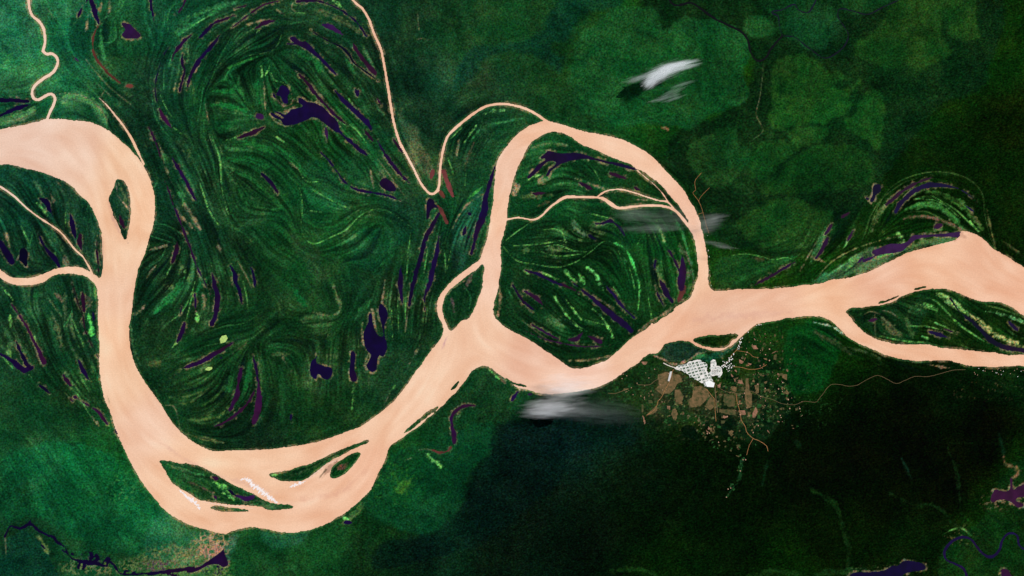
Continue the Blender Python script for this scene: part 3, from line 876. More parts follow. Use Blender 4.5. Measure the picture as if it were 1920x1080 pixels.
def pasture_material(name, t1, t2, scale=240.):
    m, nt, b = new_mat(name); L = nt.links.new
    tc = node(nt, 'ShaderNodeTexCoord'); n1 = node(nt, 'ShaderNodeTexNoise'); n1.inputs['Scale'].default_value = 1 / scale; n1.inputs['Detail'].default_value = 3; n1.inputs['Roughness'].default_value = .7
    oi = node(nt, 'ShaderNodeObjectInfo'); ad = node(nt, 'ShaderNodeVectorMath', operation='MULTIPLY_ADD'); L(oi.outputs['Random'], ad.inputs[0]); ad.inputs[1].default_value = (9000, 7000, 0); L(tc.outputs['Object'], ad.inputs[2]); L(ad.outputs[0], n1.inputs['Vector'])
    r1 = node(nt, 'ShaderNodeMapRange'); r1.inputs[1].default_value = .38; r1.inputs[2].default_value = .66; L(n1.outputs[0], r1.inputs[0])
    mx = node(nt, 'ShaderNodeMix', data_type='RGBA'); L(r1.outputs[0], mx.inputs[0]); mx.inputs[6].default_value = (*alb(t1), 1); mx.inputs[7].default_value = (*alb(t2), 1)
    L(mx.outputs[2], b.inputs['Base Color']); b.inputs['Roughness'].default_value = .95; b.inputs['Specular IOR Level'].default_value = .05
    return m
def tag(o, label=None, cat=None, group=None, kind=None):
    if label: o['label'] = label
    if cat: o['category'] = cat
    if group: o['group'] = group
    if kind: o['kind'] = kind
    return o
def mesh_obj(name, V, F, mat, parent=None, smooth=False):
    me = bpy.data.meshes.new(name); me.from_pydata([tuple(map(float, v)) for v in V], [], [tuple(f) for f in F]); me.update()
    me.materials.append(mat)
    if smooth: me.polygons.foreach_set('use_smooth', [True] * len(me.polygons))
    o = bpy.data.objects.new(name, me); COL.objects.link(o)
    if parent: o.parent = parent
    return o

# ------------------------------------------------------------------ water bodies on the survey grid
best = np.zeros((NY, NX), np.float32); owner = np.zeros((NY, NX), np.int32)
bodies = [None]                          # (name, label, category, colour)
def put(sl, c, idn):
    b = best[sl]; m = c > b; b[m] = c[m]; owner[sl][m] = idn
isl_id = np.zeros((NY, NX), np.int16); isl_cov = np.zeros((NY, NX), np.float32)
for k, (lab, s) in enumerate(ISL):
    P = wob(catmull(nums(s), True, 1.6), .6, .5); r = poly_cov(P)
    sl, c = r; m = c > isl_cov[sl]; isl_cov[sl][m] = c[m]; isl_id[sl][m] = k + 1
bodies.append(('river', 'wide pinkish tan silty river looping across the dark green forest', 'river', 'river'))
sl, c = poly_cov(wob(catmull(nums(RIVER), True, 1.6), .7, .5))
c = c * (1 - isl_cov[sl]); ragged = fbm(4.2, 2, .8); c = np.clip(c + ragged[sl] * .38 * 4 * c * (1 - c), 0, 1); put(sl, c, 1)
for lab, wd, s in MUD:
    P, ww = profile(nums(s), wd, 'flat'); bodies.append(('river_channel', lab, 'river channel', 'river'))
    r = stroke_cov(P, ww, S * .9, .35); put(r[0], r[1], len(bodies) - 1)
dirs = []                                # flow / grain direction samples
def add_dir(P, wgt=1.0):
    if len(P) < 2: return
    P = P[:, :2]; d = np.diff(P, axis=0); L = np.hypot(d[:, 0], d[:, 1]) + 1e-9
    a = 2 * np.arctan2(d[:, 1], d[:, 0]); m = (P[:-1] + P[1:]) / 2
    dirs.append(np.c_[m, np.cos(a) * L * wgt, np.sin(a) * L * wgt])
rimmask = np.zeros((NY, NX), np.float32)
def rim(sl_fn, amt):
    r = sl_fn
    if r is not None: np.maximum(rimmask[r[0]], r[1] * amt, out=rimmask[r[0]])
lake_info = []
for ln in LAKES.strip().split('\n'):
    key, wd, rest = ln.split(' ', 2); pts = nums(rest); P, ww = profile(pts, float(wd))
    r = stroke_cov(P, ww, S * .9, min(1.0, .22 * ww.max()))
    if r is None: continue
    L = np.hypot(*np.diff(P, axis=0).T).sum()
    bodies.append(('lake', None, 'lake', key)); put(r[0], r[1], len(bodies) - 1)
    lake_info.append((len(bodies) - 1, key, P[len(P) // 2], L, ww.max(), P))
    add_dir(P, 2.0)
    rim(stroke_cov(P, ww + 3.4, 1.8, 2.0), .8 if key in 'pm' else .4)
for key, lab, s in LAKEPOLY:
    P0 = np.array(nums(s)); P = rough(catmull(P0, True, 2.5), .4); r = poly_cov(P)
    if r is None: continue
    bodies.append(('lake', lab, 'lake', key)); put(r[0], r[1], len(bodies) - 1)
    rim(stroke_cov(np.r_[P, P[:1]], np.full(len(P) + 1, 3.6), 1.8, 1.8), 1.0)
for lab, key, wd, s in DARKRIV:
    P, ww = profile(nums(s), wd, 'flat'); bodies.append(('stream', lab, 'stream', key))
    r = stroke_cov(P, ww, S * .9, .8 if 'creek' in lab else .35); put(r[0], r[1], len(bodies) - 1)
    if 'creek' in lab:
        for kk, wq, sq in CREEKBITS:
            Pq, wwq = profile(nums(sq), wq); r = stroke_cov(Pq, wwq, S * .9, 2.0); put(r[0], r[1], len(bodies) - 1)
# ------------------------------------------------------------------ grain direction field
for lab, wd, s in MUD: add_dir(catmull(nums(s), step=8), .6)
add_dir(catmull(nums(RIVER), True, 8), .25)
strk = []
for ln in STREAK.strip().split('\n'):
    c, wd, rest = ln.split(' ', 2)
    c = {'L': C_L, 'T': C_T, 'G': C_G, 'B': C_B, 'C': '92,122,62'}.get(c, c)
    c = np.array([float(v) for v in c.split(',')]); P, ww = profile(nums(rest), float(wd))
    strk.append((c, float(wd), P, ww)); add_dir(P, 1.5)
D = np.concatenate(dirs); cs = 16.0
cy = np.arange(GY0, GY1 + cs, cs); cx = np.arange(GX0, GX1 + cs, cs)
CX, CY = np.meshgrid(cx, cy); vx = np.zeros_like(CX); vy = np.zeros_like(CX)
for i in range(0, len(D), 200):
    d = D[i:i + 200]; q = ((CX[..., None] - d[:, 0]) ** 2 + (CY[..., None] - d[:, 1]) ** 2 + 60.0) ** -1.6
    vx += (q * d[:, 2]).sum(-1); vy += (q * d[:, 3]).sum(-1)
nrm = np.hypot(vx, vy) + 1e-12; vx /= nrm; vy /= nrm
ax = lin(vx.astype(np.float32), NY, NX); ay = lin(vy.astype(np.float32), NY, NX)
ang = np.arctan2(ay, ax) / 2 + fbm(60, 2) * .10
dX = np.cos(ang).astype(np.float32); dY = np.sin(ang).astype(np.float32)
def lic(src, n):
    acc = src.copy(); I, J = np.meshgrid(np.arange(NX, dtype=np.float32), np.arange(NY, dtype=np.float32))
    for sg in (1, -1):
        px, py = I.copy(), J.copy(); ux, uy = dX * sg, dY * sg
        for k in range(n):
            px += ux; py += uy
            ii = np.clip(px, 0, NX - 1).astype(np.int32); jj = np.clip(py, 0, NY - 1).astype(np.int32)
            w = .5 + .5 * math.cos(math.pi * (k + 1) / (n + 1)); acc += w * src[jj, ii]
            nx_, ny_ = dX[jj, ii], dY[jj, ii]; s = np.sign(nx_ * ux + ny_ * uy); s[s == 0] = 1
            ux, uy = nx_ * s, ny_ * s
    acc -= acc.mean(); return acc / acc.std()
white = rng.normal(size=(NY, NX)).astype(np.float32)
soft_w = (white + np.roll(white, 1, 0) + np.roll(white, 1, 1) + np.roll(np.roll(white, 1, 0), 1, 1)) / 2
lic1 = np.tanh(lic(soft_w, 34) * .9) * 1.3
lic2 = lic(fbm(7, 2, .6), 26)
lic3 = lic(fbm(20, 2, .6), 24)
print('lic', time.time() - T0)

# ------------------------------------------------------------------ vegetation tone field, upper-left haze included in the colour
ctrl = []
for t in TONE.split():
    a, b = t.split(':'); ctrl.append([float(v) for v in a.split(',')] + [float(v) for v in b.split(',')])
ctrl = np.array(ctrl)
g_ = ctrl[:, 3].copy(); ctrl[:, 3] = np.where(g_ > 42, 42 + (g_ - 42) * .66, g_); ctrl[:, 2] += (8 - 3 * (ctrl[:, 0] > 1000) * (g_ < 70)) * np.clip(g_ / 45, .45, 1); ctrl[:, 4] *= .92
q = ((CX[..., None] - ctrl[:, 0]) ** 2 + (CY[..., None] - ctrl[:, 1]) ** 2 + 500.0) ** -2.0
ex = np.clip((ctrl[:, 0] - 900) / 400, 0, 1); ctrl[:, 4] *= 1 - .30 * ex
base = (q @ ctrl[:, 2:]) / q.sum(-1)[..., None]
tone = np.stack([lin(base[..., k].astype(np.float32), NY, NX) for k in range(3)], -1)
n_big, n_mid, n_sm = fbm(130, 4), fbm(36, 4), fbm(10, 3)
def blend(sl, a, col):
    a = a[..., None]; tone[sl] = tone[sl] * (1 - a) + np.asarray(col, np.float32) * a
# floodplain strength: where scroll bars show
FL = '''300,100,70:.5 450,120,140:1 600,200,150:1 500,350,150:.75 380,300,90:1 350,500,120:1 650,420,110:.65 430,700,120:1 600,650,130:.7 760,560,80:1
720,300,70:1 860,420,70:1 880,250,60:.7 60,420,110:1 100,600,110:1 150,700,60:1 1050,350,90:.9 1100,500,120:1 1030,600,100:1 1230,480,80:1 1240,340,40:1 1720,420,90:1.1
1560,480,70:.9 1700,600,90:1.1 1850,610,90:1.1 1440,500,70:.6 400,900,60:.9 200,200,70:.5 60,200,60:.5 1560,630,50:1 200,60,60:.6 620,880,50:.8
400,820,60:1 1850,1000,70:.25 1400,350,140:.15 1200,120,200:.1 780,880,80:.2 100,880,120:.22 120,100,90:.35'''
flood = np.zeros((NY, NX), np.float32)
for t in FL.split():
    a, v = t.split(':'); x, y, r = map(float, a.split(','))
    flood = np.maximum(flood, float(v) * np.exp(-((XX - x) ** 2 + (YY - y) ** 2) / (2 * (r * .62) ** 2)))
flood = np.clip(flood * 1.35, 0, 1)
calm = np.clip(.62 + .45 * fbm(80, 2) + .25 * n_mid, .15, 1.15)
tone *= (1 - .12 * flood)[..., None]; tone[..., 2] *= .84; tone[..., 1] *= 1 + .07 * flood
for ln in ZONES.strip().split('\n'):
    al, soft, col, rest = ln.split(' ', 3); P = wob(wob(catmull(nums(rest), True, 2.0), 3.0, 0), 2.4, 2.2); r = poly_cov(P)
    cz = [float(v) for v in col.split(',')]; cz[1] = 42 + (cz[1] - 42) * .70 if cz[1] > 42 else cz[1]; col = ','.join(map(str, cz))
    if r is None: continue
    sl, c = r; pad = int(float(soft))
    big = np.zeros((NY, NX), np.float32); big[sl] = c
    j0, j1, i0, i1 = max(0, sl[0].start - pad * 2), min(NY, sl[0].stop + pad * 2), max(0, sl[1].start - pad * 2), min(NX, sl[1].stop + pad * 2)
    s2 = (slice(j0, j1), slice(i0, i1)); B = big[s2]
    for it in range(pad):
        B = (B + np.roll(B, 1, 0) + np.roll(B, -1, 0) + np.roll(B, 1, 1) + np.roll(B, -1, 1)) / 5
    B = np.clip(B + (n_sm[s2] * .10 + n_mid[s2] * .10) * (B > .03) * (B < .97) * 4 * B * (1 - B), 0, 1)
    blend(s2, B * float(al), [float(v) for v in col.split(',')])
# natural patchiness and scroll-bar grain
br = 1 + .10 * n_big + .09 * n_mid
br += flood * (.27 * lic1 + calm * (.20 * lic2 + .13 * lic3)) + (1 - flood) * (.04 * lic3 + .06 * n_sm - .20 * np.exp(-(fbm(85, 4, .6) / .07) ** 2) + .07)
w3 = white + .0
dark = np.clip(1 - tone[..., 1] / 60, 0, 1)
br += (1 - flood) * (.10 + .45 * dark) * (.6 * white + .4 * np.roll(white, 1, 1))
tone *= np.clip(br, .25, 2.3)[..., None]
tone[..., 0] *= 1 + .25 * np.clip(n_mid, -1, 1); 
hi = np.clip((lic2 + .5 * lic1 + .5 * n_mid - 1.55) * .9, 0, 1) * flood * calm      # pale reed lines
blend((slice(None), slice(None)), hi * .42, (74, 132, 78))
hi = np.clip((lic1 + .8 * n_sm + .7 * n_mid - 1.75) * .9, 0, 1) * flood
blend((slice(None), slice(None)), hi * .6 * calm, (104, 168, 84))
lo = np.clip((-lic2 - .5 * lic1 - 1.5) * .8, 0, 1) * flood                    # wet swales
blend((slice(None), slice(None)), lo * .5, (8, 34, 34))
br_ = np.clip((n_mid + .8 * n_sm + .6 * lic1 - 1.75), 0, 1) * flood             # dry mud flats
blend((slice(None), slice(None)), br_ * .35, (96, 90, 66))
fine0 = fbm(4.5, 3, .7)
# reed, mud and scrub strips
for c, wd, P, ww in strk:
    thin = wd < 2.2
    r = stroke_cov(P, ww * (1.0 if not thin else 1.15), 1.6 if wd < 6 else 3.0, .25 if thin else min(2.6, .30 * wd + .4))
    if r is None: continue
    sl, a = r
    lime = c[1] > 150 and wd < 16
    tex = np.clip((.80 + .5 * fine0[sl] + .35 * lic1[sl]) if lime else (.80 + .26 * lic1[sl] + .22 * n_sm[sl]), .08, 1.15)
    blend(sl, np.clip(a * tex * (.74 if thin else .84), 0, 1), c * (1.12 if lime else 1.0))
bank = np.zeros((NY, NX), np.float32)
rv = np.array([b is not None and b[3] == 'river' for b in bodies])[owner] * best
bk = rv.copy()
for it in range(2):
    bk = np.maximum.reduce([bk, np.roll(bk, 1, 0), np.roll(bk, -1, 0), np.roll(bk, 1, 1), np.roll(bk, -1, 1)])
bank = (bk - rv) * np.clip(.15 + .9 * n_mid + .5 * n_sm, 0, 1)
blend((slice(None), slice(None)), np.clip(bank + .12 * (bk - rv), 0, 1) * .7, (156, 128, 92))
bank = (bk - rv) * np.clip(.1 - .9 * n_mid + .5 * lic3, 0, 1)
blend((slice(None), slice(None)), np.clip(bank, 0, 1) * .5, (70, 118, 62))
# sandy / reedy rims of the lakes
rm = np.clip(rimmask * np.clip(.42 + .55 * EDGE + .35 * n_mid, 0, 1), 0, 1)
blend((slice(None), slice(None)), rm * .85, (142, 124, 90))
# marsh where the lower left creek meets the river; speckled scrub
def speck(x, y, rx, ry, col, thr, amt, nz):
    d = ((XX - x) / rx) ** 2 + ((YY - y) / ry) ** 2
    a = np.clip(1.3 - d, 0, 1) * np.clip((nz - thr) * 2.2, 0, 1); blend((slice(None), slice(None)), a * amt, col)
cell = -np.abs(fbm(9, 2, .5)) + .42; fine = fine0
speck(396, 1018, 40, 26, (184, 146, 106), -.12, 1.0, cell)
speck(398, 1022, 28, 16, (168, 138, 98), -.1, .9, fine)
speck(400, 1034, 30, 12, (170, 122, 100), -.5, 1.0, cell)
speck(372, 1040, 40, 16, (186, 138, 108), -.12, .8, cell)
speck(325, 1046, 62, 30, (124, 122, 76), -.45, .75, fine)
speck(270, 1060, 60, 18, (104, 118, 66), -.1, .7, fine)
speck(190, 1066, 60, 14, (120, 118, 72), .0, .7, fine)
speck(410, 1074, 30, 14, (104, 134, 66), -.4, .8, fine)
speck(300, 1062, 40, 14, (86, 62, 78), .2, .8, fine)
speck(230, 920, 30, 42, (70, 140, 70), .35, .6, fine)
speck(150, 1062, 46, 18, (104, 120, 72), .05, .8, fine)
speck(170, 1048, 26, 14, (38, 10, 70), .75, 1.0, fine)
speck(400, 1070, 26, 18, (100, 130, 64), -.1, .8, fine)
speck(395, 1068, 32, 14, (40, 14, 70), .65, 1.0, fine)
speck(1345, 745, 130, 80, (64, 110, 54), .55, .7, fine)
speck(1340, 770, 120, 60, (150, 112, 82), .95, .9, fine)
speck(1430, 700, 90, 90, (170, 110, 92), 1.15, .9, fine)
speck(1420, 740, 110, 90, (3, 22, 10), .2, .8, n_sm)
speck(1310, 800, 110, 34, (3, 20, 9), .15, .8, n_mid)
speck(1850, 730, 90, 22, (90, 80, 50), 1.1, .7, fine)
speck(1870, 940, 34, 18, (140, 108, 80), .5, .8, fine)
speck(1800, 1005, 40, 26, (92, 96, 52), .8, .8, fine)
speck(1650, 1072, 70, 14, (90, 96, 58), .8, .8, fine)
speck(735, 905, 60, 50, (60, 120, 34), .6, .5, fine)
speck(1500, 760, 90, 50, (40, 84, 40), .95, .7, fine)
speck(1172, 735, 50, 26, (44, 90, 46), .7, .7, fine)
# river margins: pale mud
tone = np.clip(tone, 0, 235)

# ------------------------------------------------------------------ flat beds for roads, fields, blocks
beds = np.zeros((NY, NX), np.float32)
FIELDS = [  # (label, tone, polygon) local frame of the town sheet, 4 units = 1
('largest brown pasture, directly south-west of the town', 't', '370,690 440,665 480,680 540,690 565,740 520,760 500,800 470,830 400,840 350,800 380,770'),
('upright brown pasture below the largest one', 't', '500,800 540,800 570,850 550,910 510,915 500,850'),
('big four cornered brown pasture straight below the town', 't', '640,780 700,770 750,800 762,850 720,900 690,930 610,940 595,880 630,860'),
('slanting tan field right of the pasture under the town, by two roads', 't', '770,850 797,880 797,930 770,960 722,932'),
('dull square brown field left of the road fork', 'd', '870,830 955,845 955,930 900,935 860,890'),
('long narrow upright brown strip field, tallest of all', 't', '1030,715 1055,715 1065,820 1080,830 1085,930 1040,950 1025,870'),
('short brown field just right of the tall strip field', 't', '1095,770 1135,755 1135,830 1110,830'),
('wide low brown field lying between two southbound roads', 'd', '832,945 958,950 965,1000 900,990 832,975'),
('pinkish leaf shaped bare field, farthest to the east', 'p', '1110,925 1125,965 1105,1015 1080,1010 1085,970'),
('tan field with a bent outline at the forest rim south-west', 't', '480,950 510,940 525,980 510,1040 490,1030 475,990'),
('three cornered tan field at the end of the south-west road', 't', '360,920 375,960 330,990 285,995 330,950'),
('small olive field above the three cornered tan one', 'd', '300,880 330,875 340,900 300,910'),
('thin pale sliver field, southernmost in the west', 'p', '255,990 270,1000 285,1050 270,1070'),
('thin dull upright field at the western forest rim', 'd', '250,910 268,915 270,970 250,975'),
('tiny rosy field left of the bent tan one', 'p', '440,920 470,925 470,955 445,950'),
('small brown field north of the road fork', 't', '920,775 965,780 965,820 930,815'),
('tiny dull field between the road fork and the tall strip', 'd', '1000,780 1020,780 1025,815 1000,815'),
('flat tan wedge of field beside the western lane', 't', '110,790 165,795 120,815'),
('small rosy field touching the foot of the tall strip', 'p', '970,960 1030,952 1035,990 1000,995'),
('small dull field lowest of the middle ones', 'd', '840,1030 885,1030 870,1060 845,1060'),
('slanted reddish field against the town\'s south-east corner', 'p', '822,765 850,752 845,785 820,790'),
('pinkish wedge field on the bank west of the town', 'p', '245,590 300,590 285,620 260,615'),
('rosy slanted field east of the riverside road', 'p', '1070,470 1110,465 1130,500 1090,500'),
('slim dusty field strip near the river landing', 'd', '1095,360 1110,400 1100,415 1085,380'),
('slim pale field strip second from the river landing', 't', '1122,360 1150,410 1140,415'),
]
def TW(s): return [[1140 + p[0] / 4, 530 + p[1] / 4] for p in nums(s)]
ROADS = [  # (label, width, tone, points)
('orange dirt road running east from the town into the dark forest', 1.7, 'o', TW('790,740 850,800 900,820 960,830 1030,830 1080,815 1150,855 1230,875 1300,905 1400,915 1470,890 1560,895 1590,862')[:] + [[1541,741],[1557,722],[1575,721],[1590,724],[1607,722],[1625,712],[1645,704],[1660,709],[1680,719],[1695,714],[1715,706],[1740,706],[1765,700],[1787,694],[1810,693]]),
('brown lane from the town\'s west end winding south-west', 1.4, 'o', TW('490,650 475,700 460,745 430,800 400,860 375,890 370,915 340,960 290,995')),
('long orange road running south from the road fork', 1.6, 'o', TW('960,832 970,900 990,970 1000,1030 1030,1080') + [[1400,810],[1412,822],[1422,826],[1437,836],[1440,846]]),
('short orange spur off the lower end of the south road', 1.3, 'o', [[1412,823],[1405,835],[1400,853]]),
('pale road leaving the bottom of the town southward', 1.5, 'o', TW('740,800 780,850 800,880 803,950 810,1040')),
('straight dusty double track beside the southward road', 1.8, 'd', TW('802,770 808,860 822,975')),
('pale riverside road from the town to the landing', 1.5, 'o', TW('850,635 900,590 930,540 960,510 985,460 1000,410 1050,365 1100,322 1150,307')),
('short curved lane branching east off the riverside road', 1.2, 'o', TW('960,510 1010,515 1060,530 1090,555 1130,560')),
('orange lane curving east from the small suburb', 1.4, 'o', TW('940,630 1000,635 1060,650 1130,645 1190,615')),
('faint lane near the western river bank', 1.2, 'd', TW('0,830 60,830 100,815 150,795')),
('faint lane crossing the pastures west of the town', 1.1, 'd', TW('420,700 360,730 310,765 220,765')),
('white road out of the town\'s west tip', 2.0, 'w', TW('415,602 450,620 500,637 550,652')),
('zigzag orange forest trail east of the loop\'s right arm', 1.1, 'o', [[1315,324],[1303,340],[1304,357],[1299,361],[1310,377],[1317,395],[1325,425],[1329,437]]),
('short side trail joining the zigzag forest trail', 1.0, 'o', [[1330,352],[1313,370],[1310,378]]),
('tiny spur from the zigzag trail to the river', 1.1, 'o', [[1308,402],[1317,399]]),
]
for lab, tn, s in FIELDS:
    r = poly_cov(np.array(TW(s), float)); 
    if r: np.maximum(beds[r[0]], r[1], out=beds[r[0]])
for lab, wd, tn, P in ROADS:
    P = catmull(P, step=3); r = stroke_cov(P, np.full(len(P), wd + 2.4), 1.0); np.maximum(beds[r[0]], r[1], out=beds[r[0]])
TOWN1 = '1264,691 1272,686 1284,684 1292,678 1304,675 1312,675 1320,680 1325,684 1325,694 1330,703 1336,712 1331,719 1323,722 1312,716 1303,709 1293,705 1284,697'
TOWN2 = '1332,678 1336,674 1342,675 1343,686 1349,687 1354,690 1354,700 1350,708 1345,704 1336,705 1328,703 1333,694'
for s in (TOWN1, TOWN2):
    P = np.array(nums(s)); r = poly_cov(P); np.maximum(beds[r[0]], r[1], out=beds[r[0]])
    r = stroke_cov(np.r_[P, P[:1]], np.full(len(P) + 1, 5.0), 1.0); np.maximum(beds[r[0]], r[1], out=beds[r[0]])

# ------------------------------------------------------------------ heights
wc = best
can = 13 + 6.0 * fbm(5.0, 2, .8) + 3.0 * n_mid + flood * (2.2 * lic2 + 1.2 * lic1)
H = (0.5 - wc) * 22.0 + np.clip(can, 2, 40) * np.clip(1 - 2 * wc, 0, 1)
bed = np.clip(beds * 1.4, 0, 1) * (wc < .02)
H = H * (1 - bed) + 9.0 * bed
BEDZ = 9.0
# cell bookkeeping
def corners(A): return A[:-1, :-1], A[:-1, 1:], A[1:, 1:], A[1:, :-1]
own = owner.copy(); own[best <= 0.02] = 0
ob = best.copy()
for it in range(3):
    for ax_, sh in ((0, 1), (0, -1), (1, 1), (1, -1)):
        o2 = np.roll(own, sh, ax_); b2 = np.roll(ob, sh, ax_) * .5
        m = (own == 0) & (o2 > 0) & (b2 > 0); own[m] = o2[m]; ob[m] = b2[m]
cs_o = np.stack(corners(own)); cs_b = np.stack(corners(ob))
pick = cs_b.argmax(0); cell_water = np.take_along_axis(cs_o, pick[None], 0)[0]
all_deep = np.stack(corners(best)).min(0) > .98
ids = np.arange(NX * NY, dtype=np.int64).reshape(NY, NX)
quads = np.stack([ids[1:, :-1], ids[1:, 1:], ids[:-1, 1:], ids[:-1, :-1]], -1)   # counter-clockwise seen from above
wx = ((XX - 960) * U).ravel(); wy = ((540 - YY) * U).ravel()
def grid_obj(name, mask, Z, colour, mat, smooth=True):
    q = quads[mask]
    if len(q) == 0: return None
    u, inv = np.unique(q, return_inverse=True); inv = inv.reshape(-1, 4).astype(np.int32)
    me = bpy.data.meshes.new(name); n = len(u)
    me.vertices.add(n); co = np.empty((n, 3), np.float32); co[:, 0] = wx[u]; co[:, 1] = wy[u]; co[:, 2] = Z.ravel()[u] if isinstance(Z, np.ndarray) else Z
    cen = co.copy(); org = np.array([co[:, 0].mean(), co[:, 1].mean(), 0], np.float32); co -= org
    me.vertices.foreach_set('co', co.ravel())
    me.loops.add(len(inv) * 4); me.loops.foreach_set('vertex_index', inv.ravel())
    me.polygons.add(len(inv)); me.polygons.foreach_set('loop_start', np.arange(0, len(inv) * 4, 4, dtype=np.int32))
    try: me.polygons.foreach_set('loop_total', np.full(len(inv), 4, np.int32))
    except Exception: pass
    me.polygons.foreach_set('use_smooth', np.full(len(inv), smooth))
    me.update(calc_edges=True)
    at = me.attributes.new('tone', 'FLOAT_COLOR', 'POINT'); c4 = np.ones((n, 4), np.float32); c4[:, :3] = colour.reshape(-1, 3)[u] if colour.ndim > 1 else colour
    at.data.foreach_set('color', c4.ravel())
    me.materials.append(mat); o = bpy.data.objects.new(name, me); COL.objects.link(o); o.location = org
    return o
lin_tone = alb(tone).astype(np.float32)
# --- big ground sheet under everything, on to the horizon
GT = tuple(alb((12, 52, 28)))
m_ground = plain_material('distant_forest_floor', (12, 52, 28), .4, 900)
R = 600000.0
g = mesh_obj('ground', [(-R, -R, -60), (R, -R, -60), (R, R, -60), (-R, R, -60)], [(0, 1, 2, 3)], m_ground); tag(g, kind='structure')
gx0, gy1 = W(GX0, GY0); gx1, gy0 = W(GX1, GY1)   # surrounding forest ring just above the sheet, meeting the surveyed land
V = [(-R, -R, 8), (R, -R, 8), (R, R, 8), (-R, R, 8), (gx0, gy0, 8), (gx1, gy0, 8), (gx1, gy1, 8), (gx0, gy1, 8)]
o = mesh_obj('outlying_forest', V, [(0, 1, 5, 4), (1, 2, 6, 5), (2, 3, 7, 6), (3, 0, 4, 7)], m_ground); tag(o, kind='stuff', label='dark green rainforest running on to the horizon on all sides', cat='forest')
# --- land regions
REG = [
('upland_forest', 'near black upland rainforest south of the river and town', '925,795 1060,775 1150,735 1200,690 1260,700 1300,740 1480,730 1560,720 1600,700 1700,700 1800,692 2200,692 2200,1300 600,1300 690,1060 800,1002 852,968 875,930 883,882 918,850'),
('southern_forest', 'bright to deep green forest on the outer side of the lower bend', '-200,290 0,275 100,275 180,330 210,420 215,600 215,700 240,790 270,880 330,960 420,982 540,985 640,940 700,860 720,830 800,750 880,670 940,670 1060,715 1150,690 1240,620 1380,595 1500,570 1580,600 1700,660 2200,680 2200,1300 -200,1300'),
('north_eastern_forest', 'deep green forest with pale patches north and east of the loop', '648,-120 648,-40 662,0 680,17 692,37 702,65 714,92 720,120 725,150 730,180 735,212 742,245 750,267 760,287 775,315 787,340 799,357 810,364 820,357 824,342 825,320 829,290 835,266 842,252 860,235 885,215 910,200 935,195 955,196 980,202 1002,212 1026,235 1110,260 1200,290 1280,370 1312,440 1320,560 1500,560 1640,530 1850,480 2200,620 2200,-120'),
('north_western_forest', 'light green forest left of the winding top left tributary', '54,-120 52,-40 54,0 55,15 61,30 72,39 80,50 84,65 84,82 81,96 86,101 98,101 107,109 108,120 100,135 82,147 66,160 60,172 63,184 72,187 85,180 96,176 103,183 101,195 94,210 87,240 -200,280 -200,-120'),
]
cellx = (XX[:-1, :-1] + S / 2); reg = np.zeros((NY - 1, NX - 1), np.int32)
for k, (nm, lab, s) in reversed(list(enumerate(REG))):
    sl, c = poly_cov(np.array(nums(s))); f = np.zeros((NY, NX), bool); f[sl] = c > .5; reg[f[:-1, :-1]] = k + 1
isl_n = isl_id.copy()
for it in range(3):
    for ax_, sh in ((0, 1), (0, -1), (1, 1), (1, -1)):
        o2 = np.roll(isl_n, sh, ax_); m = (isl_n == 0) & (o2 > 0); isl_n[m] = o2[m]
cell_isl = np.stack(corners(isl_n)).max(0)
land = ~all_deep
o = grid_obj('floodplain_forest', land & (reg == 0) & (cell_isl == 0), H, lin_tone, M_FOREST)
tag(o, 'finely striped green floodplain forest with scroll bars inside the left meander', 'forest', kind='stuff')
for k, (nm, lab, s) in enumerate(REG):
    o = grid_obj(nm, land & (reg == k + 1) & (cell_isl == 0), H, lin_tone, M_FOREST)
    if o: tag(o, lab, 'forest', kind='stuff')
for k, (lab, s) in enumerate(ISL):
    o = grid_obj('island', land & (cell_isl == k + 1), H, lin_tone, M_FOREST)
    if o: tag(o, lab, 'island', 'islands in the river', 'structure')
# --- water surfaces
wat = np.empty((NY, NX, 3), np.float32)
rp = np.array([[-100,250,238,196,178],[60,270,236,192,175],[150,280,238,192,172],[230,300,243,193,163],[270,400,246,192,160],[210,480,242,190,160],[220,560,240,188,162],
[200,640,245,190,158],[230,720,243,192,162],[280,800,240,188,164],[350,880,243,188,158],[400,870,244,192,160],[500,880,242,188,158],[450,970,240,182,152],[600,950,240,183,155],[700,880,240,180,152],
[700,800,240,185,156],[800,720,241,188,160],[900,640,242,190,163],[1000,690,236,182,160],[1100,710,244,196,178],[925,500,240,186,162],[940,400,243,187,158],[945,340,236,182,158],[1050,240,242,186,158],
[1200,300,243,190,163],[1300,420,242,188,164],[1320,520,243,188,158],[1350,590,232,175,150],[1450,570,236,178,152],[1550,560,240,180,148],[1650,530,236,176,150],[1750,500,240,180,150],[1850,500,236,176,148],
[1900,550,238,176,148],[1620,640,238,180,150],[1800,670,238,178,148],[1250,620,238,178,150],[1180,670,238,182,155]], float)
q = ((CX[..., None] - rp[:, 0]) ** 2 + (CY[..., None] - rp[:, 1]) ** 2 + 900.0) ** -2.0
rb = (q @ rp[:, 2:]) / q.sum(-1)[..., None]
for k in range(3): wat[..., k] = lin(rb[..., k].astype(np.float32), NY, NX) + (6, 11, 5)[k]
edge_dist = np.clip(best, 0, 1)
wat += (4.6 * lic3 + 1.8 * lic2 + 3.0 * n_mid + 2.5 * n_big)[..., None] * np.array([.55, 1.0, 1.15], np.float32)
